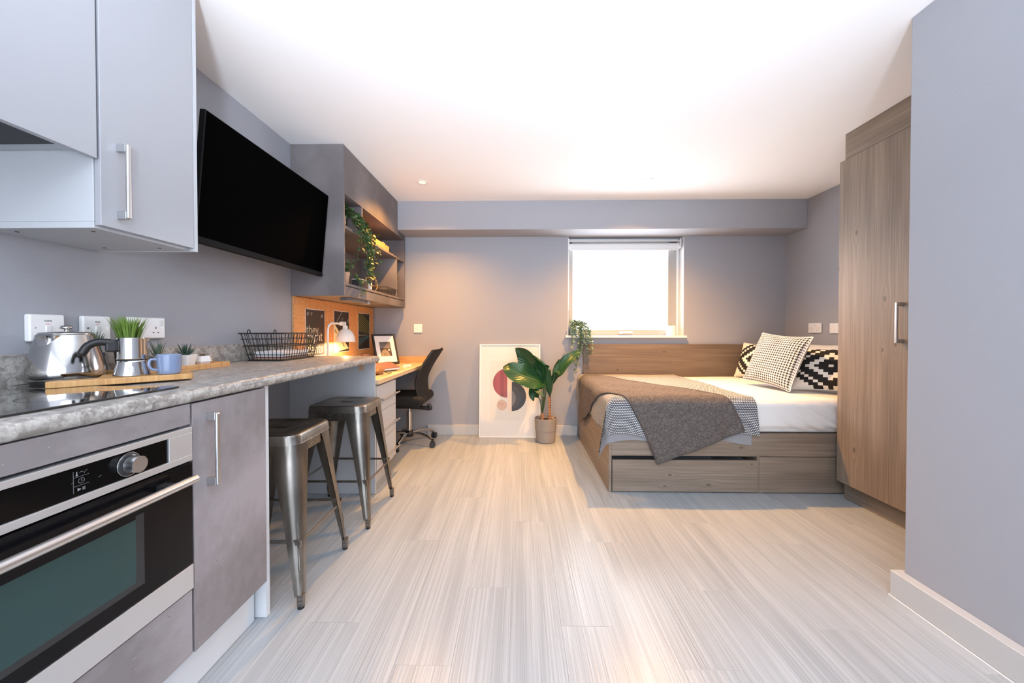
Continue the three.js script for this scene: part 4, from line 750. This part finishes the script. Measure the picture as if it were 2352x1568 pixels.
{ // framed photograph leaning in the corner
  const t = thing('picture_frame', 'black framed photograph leaning in the corner of the desk', 'picture', -1.236, DK + 0.006, 3.585); t.rotation.order = 'YXZ'; t.rotation.set(-0.42, 0.72, 0);
  const w = 0.222, h = 0.305, f = 0.017;
  loc(t, 'frame', join(plain(new THREE.BoxGeometry(w, f, 0.018)).translate(0, f / 2, 0), plain(new THREE.BoxGeometry(w, f, 0.018)).translate(0, h - f / 2, 0), plain(new THREE.BoxGeometry(f, h - 2 * f, 0.018)).translate(-w / 2 + f / 2, h / 2, 0), plain(new THREE.BoxGeometry(f, h - 2 * f, 0.018)).translate(w / 2 - f / 2, h / 2, 0)), M.black);
  loc(t, 'mount', plain(new THREE.BoxGeometry(w - 2 * f, h - 2 * f, 0.008)).translate(0, h / 2, 0), M.paper);
  loc(t, 'photograph', new THREE.PlaneGeometry(0.108, 0.148).translate(0, h / 2, 0.0045), S({ roughness: 0.5, map: canvas(216, 296, (g, w2, h2) => {
    const a = g.createLinearGradient(0, 0, 0, h2 * 0.5); a.addColorStop(0, '#56524f'); a.addColorStop(1, '#7d7670'); g.fillStyle = a; g.fillRect(0, 0, w2, h2); g.fillStyle = '#3c3836'; g.fillRect(100, 30, 110, 5); g.fillStyle = '#4a3b34'; g.fillRect(0, 130, w2, h2);
    g.fillStyle = '#8d7c67'; g.beginPath(); g.ellipse(90, 300, 84, 150, 0, Math.PI, 0); g.fill(); g.strokeStyle = '#2b2523'; g.lineWidth = 6; for (const x of [56, 92]) { g.beginPath(); g.moveTo(x, 220); g.quadraticCurveTo(x + 20, 260, x + 14, 300); g.stroke(); } g.fillStyle = '#f3e3cf'; g.beginPath(); g.arc(172, 168, 18, 0, 7); g.fill(); g.strokeStyle = '#3a3330'; g.lineWidth = 8; g.beginPath(); g.arc(84, 250, 92, 3.4, 5.6); g.stroke(); }) }));
  const n = thing('notebook', 'maroon covered notebook lying tilted on the desk', 'notebook', -1.10, DK + 0.0245, 3.08); n.rotation.order = 'YXZ'; n.rotation.set(0.10, 0.62, 0.06);
  loc(n, 'cover', join(plain(new RoundedBoxGeometry(0.19, 0.004, 0.26, 1, 0.0015)).translate(0, 0.014, 0), plain(new RoundedBoxGeometry(0.19, 0.003, 0.26, 1, 0.0014)).translate(0, -0.002, 0)), M.maroon); loc(n, 'pages', plain(new THREE.BoxGeometry(0.184, 0.0125, 0.254)).translate(0, 0.0058, 0), M.paper);
  const o = thing('leather_pouch', 'brown leather pouch on the desk in front of the notebook', 'pouch', -1.045, DK + 0.0006, 2.79);
  loc(o, 'body', (() => { const g = new THREE.SphereGeometry(1, 28, 18), p = g.attributes.position; for (let i = 0; i < p.count; i++) { const x = p.getX(i), y = p.getY(i), z = p.getZ(i); p.setXYZ(i, Math.sign(x) * Math.pow(Math.abs(x), 0.8) * 0.045, Math.max(0, 0.024 + y * (0.026 + 0.006 * Math.sin(z * 7))), Math.sign(z) * Math.pow(Math.abs(z), 0.75) * 0.085); } g.computeVertexNormals(); return plain(g); })(), M.leather);
  loc(o, 'strap', tube([[0.03, 0.012, -0.06], [0.05, 0.004, -0.075], [0.07, 0.003, -0.06], [0.075, 0.003, -0.10]].map((p) => new THREE.Vector3(...p)), 0.003, 30, 8), M.dark);
  const m = thing('white_phone', 'slim white phone lying on the desk near the back wall', 'phone', -1.02, DK, 3.47, undefined, 0.25);
  loc(m, 'body', plain(new RoundedBoxGeometry(0.075, 0.010, 0.15, 2, 0.004)).translate(0, 0.005, 0), M.plastic); loc(m, 'cable', tube([[0, 0.004, 0.075], [-0.02, 0.003, 0.12], [0.01, 0.003, 0.16], [-0.03, 0.003, 0.21]].map((p) => new THREE.Vector3(...p)), 0.0022, 30, 6), M.plastic);
  const j = thing('dark_jar', 'squat dark jar on the desk under the third poster', 'jar', -1.38, DK, 3.42);
  loc(j, 'jar', lathe([[0, 0], [0.040, 0], [0.045, 0.01], [0.045, 0.085], [0.036, 0.095], [0.036, 0.1], [0, 0.1]], 32), M.dark); loc(j, 'lid', lathe([[0.038, 0.1], [0.040, 0.103], [0.040, 0.116], [0, 0.118]], 32), M.maroon);
}
// ------------------------------------------------------------------ office chair, facing the desk
{
  const t = thing('office_chair', 'black mesh office chair with a chrome five-star base at the desk', 'chair', -1.03, 0, 3.56), P = (x, y, z) => new THREE.Vector3(x, y, z);
  const sideY = (s) => { const k = [[0.175, 0.35], [0.168, 0.45], [0.152, 0.60], [0.20, 0.72], [0.262, 0.82], [0.305, 0.885]], c = new THREE.CatmullRomCurve3(k.map(([x, y]) => P(x, y, 0))); return c.getPoint(s); };
  loc(t, 'backrest', sheet((a, b) => { const p = sideY(lerp(0.12, 1, b)), w = lerp(0.17, 0.215, Math.sin(b * 2.6)) * (b > 0.93 ? 1 - (b - 0.93) * 1.6 : 1), z = (a - 0.5) * 2 * w; return P(p.x - 0.035 * Math.pow(Math.abs(a - 0.5) * 2, 2), p.y, z); }, 24, 30, 0.016), M.mesh, 'black mesh back');
  const edge = (sg) => Array.from({ length: 12 }, (_, i) => { const b = i / 11, p = sideY(lerp(0.12, 1, b)), w = lerp(0.17, 0.215, Math.sin(b * 2.6)); return P(p.x - 0.035, p.y, sg * w); });
  loc(t, 'back_frame', join(tube(edge(1), 0.011, 40, 8), tube(edge(-1), 0.011, 40, 8), tube([P(0.18, 0.37, 0), P(0.20, 0.33, 0), P(0.14, 0.335, 0), P(0.02, 0.34, 0)], 0.018, 30, 10)), M.black);
  loc(t, 'seat', (() => { const g = new RoundedBoxGeometry(0.46, 0.085, 0.46, 5, 0.040), p = g.attributes.position; for (let i = 0; i < p.count; i++) { const x = p.getX(i), z = p.getZ(i); p.setY(i, p.getY(i) + 0.02 * Math.pow(Math.abs(z) / 0.23, 2) - (x < -0.12 ? (x + 0.12) * (x + 0.12) * 1.2 : 0)); } g.computeVertexNormals(); return plain(g).translate(-0.045, 0.42, 0); })(), M.mesh);
  loc(t, 'mechanism', plain(new RoundedBoxGeometry(0.22, 0.04, 0.16, 2, 0.01)).translate(0, 0.36, 0), M.black);
  loc(t, 'gas_lift', join(rod(P(0, 0.30, 0), P(0, 0.365, 0), 0.013), rod(P(0, 0.10, 0), P(0, 0.305, 0), 0.023, 0.023, 20)), M.chrome, 'chrome gas lift column');
  loc(t, 'hub', lathe([[0, 0.07], [0.035, 0.07], [0.04, 0.09], [0.032, 0.125], [0, 0.125]], 28), M.black);
  for (let i = 0; i < 5; i++) {
    const a = i * 2 * Math.PI / 5 + 0.42, c = Math.cos(a), s = Math.sin(a), R = 0.265;
    const l = loc(t, 'base_leg', tube([P(c * 0.03, 0.10, s * 0.03), P(c * 0.12, 0.105, s * 0.12), P(c * 0.21, 0.088, s * 0.21), P(c * R, 0.066, s * R)], 0.0125, 24, 10), M.chrome);
    loc(l, 'caster', join(disc(0.027, 0.018, 22).rotateX(Math.PI / 2).rotateY(-a + 0.6).translate(c * R, 0.027, s * R), disc(0.027, 0.018, 22).rotateX(Math.PI / 2).translate(0, 0, 0.024).rotateY(-a + 0.6).translate(c * R, 0.027, s * R), rod(P(c * R, 0.03, s * R), P(c * R, 0.066, s * R), 0.010)), M.black, 'black twin wheel caster');
  }
}

// ------------------------------------------------------------------ bed
const BX = 0.585, BF = 2.505, BT2 = 0.607;
{
  const t = thing('bed', 'oak bed base with drawers set along the back wall', 'bed', 1.6, 0, 3.15);
  part(t, 'end_panel', bx(BX, BX + 0.018, 0.001, 0.385, BF, 3.838, 0.001, true), M.oak);
  part(t, 'front_rail', bx(BX + 0.0185, 2.64, 0.240, 0.385, BF, BF + 0.018, 0.001, true), M.oak);
  part(t, 'platform', bx(BX + 0.019, 2.64, 0.366, 0.384, BF + 0.019, 3.838, 0.001), M.oak);
  part(t, 'rear_panel', bx(BX + 0.019, 2.64, 0.001, 0.366, 3.82, 3.838, 0.001), M.oak);
  part(t, 'partition', join(bx(1.545, 1.563, 0.001, 0.2395, BF + 0.004, BF + 0.5, 0.001), bx(2.62, 2.64, 0.001, 0.2395, BF + 0.02, 3.8, 0.001)), M.oak);
  for (const [x0, x1, y1] of [[0.608, 1.5485, 0.213], [1.5565, 2.62, 0.2365]]) {
    const f = part(t, 'drawer', bx(x0, x1, 0.006, y1, BF - 0.001, BF + 0.017, 0.001, true), M.oak);
    part(f, 'drawer_box', join(bx(x0 + 0.02, x0 + 0.034, 0.012, 0.18, BF + 0.017, BF + 0.55, 0), bx(x1 - 0.034, x1 - 0.02, 0.012, 0.18, BF + 0.017, BF + 0.55, 0), bx(x0 + 0.034, x1 - 0.034, 0.012, 0.026, BF + 0.017, BF + 0.55, 0), bx(x0 + 0.034, x1 - 0.034, 0.026, 0.18, BF + 0.536, BF + 0.55, 0)), M.carcass);
  }
}
{
  const t = thing('headboard', 'low oak panel lining the walls behind the bed', 'headboard', 1.6, 0.385, 3.85);
  part(t, 'back_panel', bx(0.685, 2.625, 0.40, 0.922, 3.842, DB - 0.001, 0.001, true), M.walnut);
  part(t, 'end_post', bx(0.640, 0.6845, 0.001, 0.922, 3.842, DB - 0.001, 0.001), M.walnut);
  part(t, 'side_panel', bx(2.626, XR - 0.001, 0.40, 0.905, 2.47, DB - 0.031, 0.001, true), M.walnut);
}
function softBox(x0, x1, y0, y1, d0, d1, r, nx, ny, nz, disp) {              // a box with soft corners, pushed in or out by disp
  const g = new THREE.BoxGeometry(x1 - x0, y1 - y0, d1 - d0, nx, ny, nz), p = g.attributes.position, hx = (x1 - x0) / 2, hy = (y1 - y0) / 2, hz = (d1 - d0) / 2, c = new THREE.Vector3((x0 + x1) / 2, (y0 + y1) / 2, -(d0 + d1) / 2), nn = g.attributes.normal;
  for (let i = 0; i < p.count; i++) {
    const v = new THREE.Vector3().fromBufferAttribute(p, i), q = new THREE.Vector3(clamp(v.x, -hx + r, hx - r), clamp(v.y, -hy + r, hy - r), clamp(v.z, -hz + r, hz - r)), n = v.clone().sub(q);
    if (n.lengthSq() > 0) n.normalize(); else n.fromBufferAttribute(nn, i);
    const w = q.addScaledVector(n, r).add(c); w.addScaledVector(n, disp ? disp(w, n) : 0); p.setXYZ(i, w.x, w.y, w.z);
  }
  const uvs = g.attributes.uv; for (let i = 0; i < p.count; i++) uvs.setXY(i, p.getX(i) + p.getZ(i) * 0.3, p.getY(i) + p.getZ(i));
  return toCreasedNormals(g, 1.2);
}
{
  const t = thing('mattress', 'white sheeted mattress lying on the oak bed', 'mattress', 1.6, 0.385, 3.15);
  part(t, 'mattress_sheet', softBox(0.60, 2.622, 0.3855, 0.605, 2.515, 3.835, 0.05, 150, 26, 90, (w, n) => {
    const front = smooth(0.5, 0.9, n.z), k = smooth(1.6, 2.05, w.x), diag = (w.x - 2.15) * 1.0 + (w.y - 0.62) * 1.35;
    return front * (k * 0.010 * Math.sin(diag * 62 + 2 * Math.sin(w.x * 5)) * smooth(0.60, 0.50, w.y) + 0.003 * Math.sin(w.x * 9 + w.y * 20)) - front * 0.012 * smooth(0.45, 0.39, w.y) + (n.y < -0.3 ? 0 : 1 - front) * 0.002 * (Math.sin(w.x * 7.1) + Math.sin(w.z * 8.3 + w.x * 3));
  }), M.sheet);
}
// Cloths are laid out flat as (u, v): u along the bed, v forward past the front edge; drape() folds them over the edges.
function fold(b, r) { if (b <= -r) return [b, 0]; const L = r * Math.PI / 2; if (b < L - r) { const a = (b + r) / r; return [-r + r * Math.sin(a), r * (1 - Math.cos(a))]; } return [0, r + (b + r - L)]; }
function drape(u, v, off, wave = 0) {
  const r = 0.048 + off, xl = 0.588 - off, df = 2.508 - off, yt = BT2 + off, a = xl - u, b = v;
  const [ha, da] = fold(a, r), [hb, db] = fold(b, r);
  let x = xl - ha, d = df - hb, y = yt - da - db, f = 0;
  if (a > -r && b > -r) { const A = Math.max(0, da), B = Math.max(0, db), rho = Math.hypot(A, B), s = 2 * A * B / (rho * rho + 1e-6); y = yt - rho; f = 0.30 * rho * s; x -= f * 0.75; d -= f * 0.75; }
  const hang = smooth(0.03, 0.2, Math.max(da, db)), wv = wave * hang;
  if (b > 0 && da < 0.02) d -= wv * (1.45 + Math.sin(u * 17 + 0.6) * 0.9 + 0.5 * Math.sin(u * 41)); else if (a > 0 && db < 0.02) x -= wv * (1.55 + Math.sin(v * 15 + 1) + 0.5 * Math.sin(v * 37));
  const flat = 1 - hang; y += flat * 0.0016 * (1 + Math.sin(u * 13 + v * 9) + Math.sin(v * 23 - u * 7) * 0.7);
  return V(x, y, d);
}
{
  const t = thing('knit_blanket', 'white and navy chunky knit blanket hanging over the bed edge', 'blanket', 1.0, BT2, 3.1);
  const u0 = 0.372, u1 = 1.532, v0 = -1.315, v1 = 0.212;
  const m = part(t, 'knit', sheet((s, q) => { const sv = lerp(v0, v1, q), edge = 0.012 * Math.sin(s * 19) * smooth(0.85, 1, q); return drape(lerp(u0, u1, s) + 0.010 * Math.sin(sv * 6) * smooth(0.9, 1, s), sv + edge, 0.010, 0.006); }, 150, 190, 0.007, u1 - u0, v1 - v0), M.knit);
  part(m, 'lining', sheet((s, q) => { const sv = lerp(-0.35, 0.258, q); return drape(lerp(0.36, 1.50, s), sv + 0.015 * Math.sin(s * 14) * smooth(0.85, 1, q), 0.005, 0.004); }, 110, 60, 0.0015), M.lining, 'grey lining under the knit');
}
{
  const t = thing('wool_throw', 'brown grey felted throw lying diagonally over the knit blanket', 'throw', 0.9, BT2 + 0.01, 3.0);
  const A = [0.88, 0.405], B = [1.43, 0.185], G = [0.76, -1.22], E = [0.205, -1.0];
  const at = (s, q) => { const bow = 0.03 * Math.sin(q * 5.0 + 0.5); return [lerp(lerp(A[0], B[0], s), lerp(E[0], G[0], s), q) + bow * 0.9, lerp(lerp(A[1], B[1], s), lerp(E[1], G[1], s), q)]; };
  const m = part(t, 'cloth', sheet((s, q) => { const [u, v] = at(s, q); return drape(u, v, 0.021 + 0.003 * Math.sin(s * 9 + q * 14), 0.006); }, 90, 200, 0.006, 0.58, 1.56), M.throw);
  const hem = (f) => tube(Array.from({ length: 60 }, (_, i) => { const [s, q] = f(i / 59), [u, v] = at(s, q); return drape(u, v, 0.0225 + 0.003 * Math.sin(s * 9 + q * 14), 0.006); }), 0.0052, 160, 8);
  for (const f of [(k) => [0, k], (k) => [1, k], (k) => [k, 0], (k) => [k, 1]]) part(m, 'hem', hem(f), M.throw);
}
function cushion(name, label, w, h, th, mat, x, y, d, n, roll = 0, group) {
  const t = thing(name, label, name === 'bed_pillow' ? 'pillow' : 'cushion', x, y, d, group);
  const nz = new THREE.Vector3(...n).normalize(), rx = new THREE.Vector3(nz.z, 0, -nz.x).normalize(), up = nz.clone().cross(rx);
  t.quaternion.setFromRotationMatrix(new THREE.Matrix4().makeBasis(rx, up, nz)); t.rotateZ(roll);
  const N = 40, face = (sg) => { const pos = [], uv = [], idx = []; for (let i = 0; i <= N; i++) for (let j = 0; j <= N; j++) {
    const a = j / N * 2 - 1, b = i / N * 2 - 1, px = w / 2 * a * (1 - 0.075 * (1 - b * b) * a * a), py = h / 2 * b * (1 - 0.075 * (1 - a * a) * b * b);
    const e = Math.pow(Math.max(0, (1 - Math.pow(Math.abs(a), 3.2)) * (1 - Math.pow(Math.abs(b), 3.2))), 0.55), wr = 1 + 0.05 * Math.sin(a * 7 + b * 4) * (Math.abs(a) + Math.abs(b)) * 0.5;
    pos.push(px, py, sg * th / 2 * e * wr); uv.push((a + 1) / 2, (b + 1) / 2); }
  for (let i = 0; i < N; i++) for (let j = 0; j < N; j++) { const p = i * (N + 1) + j, q = p + N + 1; sg > 0 ? idx.push(p, p + 1, q + 1, p, q + 1, q) : idx.push(p, q + 1, p + 1, p, q, q + 1); }
  const g = new THREE.BufferGeometry(); g.setAttribute('position', new THREE.Float32BufferAttribute(pos, 3)); g.setAttribute('uv', new THREE.Float32BufferAttribute(uv, 2)); g.setIndex(idx); g.computeVertexNormals(); return g; };
  loc(t, 'cover', join(face(1), face(-1)), mat);
  const ed = []; for (let k = 0; k < 4; k++) for (let i = 0; i < 16; i++) { const s = i / 16 * 2 - 1, [a, b] = [[s, -1], [1, s], [-s, 1], [-1, -s]][k]; ed.push(new THREE.Vector3(w / 2 * a * (1 - 0.075 * (1 - b * b) * a * a), h / 2 * b * (1 - 0.075 * (1 - a * a) * b * b), 0)); }
  loc(t, 'seam', tube(ed, 0.0035, 128, 6, true), mat === M.pillow ? M.pillow : M.whitePot);
  return t;
}
cushion('bed_pillow', 'plain grey white bed pillow behind the patterned cushions', 0.66, 0.36, 0.13, M.pillow, 2.465, 0.785, 3.16, [-0.88, 0.46, 0.02], 0.03);
cushion('cushion', 'black and cream diamond cushion against the back headboard', 0.42, 0.34, 0.12, M.diamond, 2.20, 0.776, 3.565, [-0.90, 0.34, 0.28], 0);
cushion('cushion', 'black and cream diamond cushion beside the wardrobe edge', 0.48, 0.34, 0.13, M.diamond, 2.250, 0.776, 2.79, [-0.70, 0.52, 0.62], 0.04);
cushion('cushion', 'black and white houndstooth cushion propped between the diamond cushions', 0.50, 0.42, 0.13, M.hound, 1.985, 0.829, 3.01, [-0.90, 0.36, 0.10], -0.06);

// ------------------------------------------------------------------ wardrobe
{
  const t = thing('wardrobe', 'tall built-in oak wardrobe beside the bed', 'wardrobe', 2.33, 0, 2.03), x = 2.008;
  part(t, 'carcass', join(bx(x + 0.019, XR - 0.001, 0.10, 2.10, 2.432, 2.45, 0.001), bx(x + 0.019, XR - 0.001, 0.10, 2.10, 1.60, 1.618, 0.001), bx(x + 0.019, XR - 0.001, 0.10, 0.118, 1.618, 2.432, 0.001), bx(x + 0.019, XR - 0.001, 2.082, 2.10, 1.618, 2.432, 0.001), bx(XR - 0.012, XR - 0.001, 0.118, 2.082, 1.618, 2.432, 0.001)), M.oak);
  part(t, 'plinth', bx(2.054, 2.072, 0.001, 0.0995, 1.60, 2.45, 0.001, true), M.oak);
  part(t, 'top_filler', join(bx(x + 0.004, x + 0.022, 2.1105, CE - 0.001, 1.60, 2.418, 0.001, true), bx(x + 0.022, XR - 0.001, 2.1105, CE - 0.001, 2.400, 2.418, 0.001, true)), M.oak);
  const d = part(t, 'door', bx(x, x + 0.018, 0.110, 2.107, 1.972, 2.453, 0.0012), M.oak); part(t, 'door', bx(x, x + 0.018, 0.110, 2.107, 1.60, 1.968, 0.0012), M.oak);
  const h = part(d, 'handle', bx(x - 0.038, x - 0.028, 0.990, 1.205, 2.039, 2.053, 0.003), M.brushed, 'square steel bar handle');
  for (const y of [0.990, 1.184]) part(h, 'standoff', bx(x - 0.030, x, y, y + 0.021, 2.039, 2.053, 0.001), M.brushed);
}
// ------------------------------------------------------------------ leaning art print
{
  const t = thing('art_print', 'large white framed abstract print leaning against the back wall', 'picture', -0.094, 0.0006, 3.775); t.rotation.x = -0.088;
  const w = 0.608, h = 0.922, f = 0.011, e = 0.018;
  loc(t, 'frame', join(plain(new THREE.BoxGeometry(w, f, e)).translate(0, f / 2, 0), plain(new THREE.BoxGeometry(w, f, e)).translate(0, h - f / 2, 0), plain(new THREE.BoxGeometry(f, h - 2 * f, e)).translate(-w / 2 + f / 2, h / 2, 0), plain(new THREE.BoxGeometry(f, h - 2 * f, e)).translate(w / 2 - f / 2, h / 2, 0)), M.white);
  loc(t, 'backing', plain(new THREE.BoxGeometry(w - 2 * f, h - 2 * f, 0.006)).translate(0, h / 2, -0.003), M.paper);
  loc(t, 'print', new THREE.PlaneGeometry(w - 2 * f, h - 2 * f).translate(0, h / 2, 0.0005), S({ roughness: 0.45, map: canvas(568, 864, (g, W, H) => {
    g.fillStyle = '#d8d4ce'; g.fillRect(0, 0, W, H); g.fillStyle = '#d2cec6'; g.fillRect(W * 0.16, H * 0.17, W * 0.68, H * 0.66); g.fillStyle = '#dcc8b6'; g.fillRect(W * 0.465, H * 0.30, W * 0.065, H * 0.43);
    const streak = (cx, cy, r, a0, a1, cols, rot) => { g.save(); g.beginPath(); g.arc(cx, cy, r, a0, a1); g.closePath(); g.clip(); cols.forEach((c, i) => { g.fillStyle = c; g.beginPath(); g.arc(cx + (rot ? -i * r * 0.20 : 0), cy + (rot ? i * r * 0.06 : 0), r * (1 - i * 0.16), 0, 7); rot ? g.fill() : (g.fillRect(cx - r + i * r * 0.25, cy - r, r * 0.26, 2 * r)); }); g.restore(); };
    streak(W * 0.455, H * 0.418, W * 0.245, Math.PI / 2, Math.PI * 1.5, ['#8f3f3f', '#984544', '#843a3a', '#944745'], false);
    streak(W * 0.532, H * 0.566, W * 0.245, -Math.PI / 2, Math.PI / 2, ['#2c2725', '#3a3431', '#6e6761', '#373230', '#47413d'], true);
    g.fillStyle = '#c8a997'; g.beginPath(); g.arc(W * 0.365, H * 0.66, W * 0.088, 0, 7); g.fill(); g.fillStyle = '#bf9c88'; g.beginPath(); g.ellipse(W * 0.35, H * 0.648, W * 0.05, H * 0.014, 0.3, 0, 7); g.fill();
    g.strokeStyle = '#cfc9c0'; g.lineWidth = 1.5; g.strokeRect(W * 0.10, H * 0.12, W * 0.80, H * 0.001 + 0.5); g.beginPath(); g.moveTo(W * 0.09, H * 0.32); g.lineTo(W * 0.09, H * 0.86); g.stroke();
  }) }));
}
// ------------------------------------------------------------------ large plant
{
  const cx = 0.252, cd = 3.655, t = thing('potted_plant', 'tall broad-leaved plant with bark stems in a round taupe pot', 'plant', cx, 0, cd);
  const pot = loc(t, 'pot', lathe([[0, 0.001], [0.086, 0.001], [0.091, 0.006], [0.0965, 0.108], [0.0965, 0.112], [0.1005, 0.114], [0.105, 0.222], [0.105, 0.226], [0.102, 0.228], [0.098, 0.226], [0.096, 0.19], [0, 0.19]], 56), M.taupePot);
  loc(pot, 'soil', disc(0.0965, 0.012, 40).translate(0, 0.194, 0), M.soil);
  const Q = (px, py, d = 3.6) => V((px - 1192.8) / 880 * d - 0.0, 1.055 - (py - 756.3) / 880 * d, d);
  loc(t, 'bark_stem', lathe([[0.012, 0.19], [0.0135, 0.22], [0.012, 0.25], [0.0125, 0.272], [0.008, 0.280]], 20).translate(-0.034, 0, 0.02), M.bark);
  loc(t, 'bark_stem', lathe([[0.013, 0.19], [0.0135, 0.24], [0.012, 0.30], [0.0135, 0.36], [0.012, 0.41], [0.013, 0.425], [0.008, 0.432]], 20).translate(0.038, 0, 0.0), M.bark);
  const leaf = (mid, W, hint, cup, wav = 0, prof = 0.75) => {
    const c = new THREE.CatmullRomCurve3(mid), nh = new THREE.Vector3(hint[0], hint[1], hint[2]).normalize();
    const g = sheet((s, q) => { const p = c.getPoint(q), T2 = c.getTangent(q), side = T2.clone().cross(nh).normalize(), nr = side.clone().cross(T2).normalize(), a = (s - 0.5) * 2, w = W * Math.pow(Math.sin(Math.PI * Math.pow(0.02 + 0.975 * q, prof)), 0.8) + 0.0012; return p.addScaledVector(side, a * w).addScaledVector(nr, cup * w * a * a + wav * w * Math.sin(q * 15 + (a > 0 ? 1 : 0)) * a * a); }, 14, 34, 0.0012);
    return part(t, 'leaf', g, M.leaf);
  };
  const stalk = (pts, r = 0.0055) => part(t, 'stalk', tube(pts, r, 40, 8), M.leafStalk);
  const s1 = V(0.218, 0.272, 3.635), s2 = V(0.290, 0.425, 3.655);
  stalk([s1, Q(1247, 920), Q(1249, 885), Q(1246, 872, 3.58)], 0.008); stalk([s1, Q(1251, 915), Q(1254, 880), Q(1250, 866, 3.62)], 0.007); stalk([s2, Q(1259, 895, 3.63), Q(1252, 870, 3.6), Q(1248, 862, 3.57)], 0.0055);
  stalk([s2, Q(1267, 890), Q(1270, 872), Q(1273, 862, 3.6)], 0.007); stalk([s2, Q(1263, 900), Q(1259, 880), Q(1257, 868, 3.63)], 0.006); stalk([s1, Q(1243, 930), Q(1240, 915), Q(1236, 908, 3.6)], 0.005);
  leaf([Q(1249, 876, 3.58), Q(1226, 868, 3.53), Q(1196, 857, 3.49), Q(1172, 845, 3.50), Q(1156, 839, 3.54)], 0.112, [-0.25, 0.62, 0.85], 0.25, 0.10);
  leaf([Q(1248, 872, 3.60), Q(1236, 846, 3.60), Q(1215, 824, 3.58), Q(1199, 806, 3.57), Q(1184, 796, 3.57)], 0.104, [-0.55, -0.15, 0.85], 0.35, 0.12);
  leaf([Q(1246, 868, 3.60), Q(1240, 848, 3.63), Q(1226, 826, 3.65), Q(1212, 812, 3.66)], 0.075, [0.6, 0.35, 0.7], 0.3, 0.1);
  leaf([Q(1273, 864, 3.62), Q(1285, 848, 3.60), Q(1303, 826, 3.58), Q(1320, 811, 3.58), Q(1335, 803, 3.6)], 0.060, [-0.35, 0.55, 0.75], 0.30, 0.08);
  leaf([Q(1271, 866, 3.68), Q(1277, 846, 3.70), Q(1282, 832, 3.71), Q(1284, 821, 3.71)], 0.032, [0.2, 0.2, 0.9], 0.4);
  leaf([Q(1263, 905, 3.62), Q(1258, 878, 3.59), Q(1254, 855, 3.57), Q(1256, 840, 3.55), Q(1262, 838, 3.52)], 0.042, [0.15, 0.1, 1], 0.5, 0.1, 1.0);
  leaf([Q(1250, 878, 3.57), Q(1240, 886, 3.53), Q(1225, 884, 3.50), Q(1238, 898, 3.47), Q(1252, 908, 3.46)], 0.034, [0.1, 0.8, 0.5], 0.2, 0, 0.9);
  leaf([Q(1237, 909, 3.6), Q(1230, 900, 3.57), Q(1225, 892, 3.56), Q(1222, 905, 3.54), Q(1226, 918, 3.53)], 0.040, [0.2, 0.2, 0.95], 0.2, 0, 0.9);
  leaf([Q(1266, 880, 3.64), Q(1273, 862, 3.60), Q(1280, 852, 3.56), Q(1286, 858, 3.52)], 0.03, [0.3, 0.6, 0.7], 0.3);
}
// ------------------------------------------------------------------ window sill things and the roller blind
{
  const t = thing('trailing_plant', 'pale green trailing plant spilling over the window sill end', 'plant', 0.545, 1.0072, 3.905);
  loc(t, 'pot', lathe([[0, 0], [0.034, 0], [0.040, 0.088], [0.037, 0.09], [0, 0.082]], 32), S({ color: lin(0.20, 0.30, 0.32), roughness: 0.5 }), 'blue grey pot');
  const vines = [];
  for (let i = 0; i < 26; i++) { const x = rr(0.52, 0.71), o = rr(3.765, 3.815), end = rr(0.80, 1.03); vines.push([V(0.545, 1.09, 3.905), V(lerp(0.545, x, 0.3), 1.14 + rr(-0.02, 0.02), 3.87), V(lerp(0.545, x, 0.75), 1.11 + rr(-0.03, 0.03), 3.825), V(x, lerp(1.06, end, 0.5), o), V(x + rr(-0.02, 0.03), end, o)]); }
  for (let i = 0; i < 5; i++) vines.push([V(0.60, 1.10, 3.86), V(0.61, 1.03, 3.81), V(0.60 - i * 0.006, 0.86, 3.80), V(0.575 - i * 0.008, rr(0.60, 0.76), 3.805)]);
  for (let i = 0; i < 8; i++) { const a = rnd() * 6.28; vines.push([V(0.545, 1.09, 3.905), V(0.545 + Math.cos(a) * 0.03, 1.14, 3.90 + Math.sin(a) * 0.03), V(0.56 + Math.cos(a) * 0.05, 1.15 + rr(-0.02, 0.03), 3.90 + Math.sin(a) * 0.05)]); }
  const [lv, st] = trail(vines, 0.024, 0.014, new THREE.Vector3(0.3, 0.2, 0.8), 0.012);
  stuffed(part(t, 'leaves', lv, M.paleIvy)); part(t, 'vines', st, M.stem);
  const c = thing('sill_succulent', 'little green succulent in a round white pot on the window sill', 'plant', 1.532, 1.0072, 3.90);
  loc(c, 'pot', lathe([[0, 0], [0.046, 0], [0.049, 0.004], [0.0505, 0.100], [0.0485, 0.101], [0.047, 0.094], [0, 0.09]], 40), M.whitePot);
  stuffed(loc(c, 'leaves', spikes(34, 0.030, 0.009, 0.1, 1.25, 0.088), M.grass));
}
{
  const t = thing('roller_blind', 'white roller blind rolled up at the top of the window', 'blind', 1.07, 1.87, 3.92);
  part(t, 'roll', rod(V(0.505, 1.915, 3.925), V(1.612, 1.915, 3.925), 0.028, 0.028, 28), M.blind);
  part(t, 'bottom_bar', bx(0.51, 1.605, 1.866, 1.884, 3.893, 3.901, 0.003), M.blind);
  part(t, 'fabric', bx(0.51, 1.605, 1.880, 1.915, 3.8965, 3.8978, 0), M.blind);
  part(t, 'head_rail', bx(0.495, 1.622, 1.957, 1.966, 3.90, 3.95, 0.002), M.plastic);
  for (const x of [0.4935, 1.614]) part(t, 'bracket', bx(x, x + 0.012, 1.885, 1.985, 3.885, 3.965, 0.003), M.plastic);
  part(t, 'pull_chain', poly([V(0.500, 1.89, 3.885), V(0.4985, 1.5, 3.884), V(0.500, 1.26, 3.885)], 0.0018), M.plastic);
}
renderer.render(scene, camera);
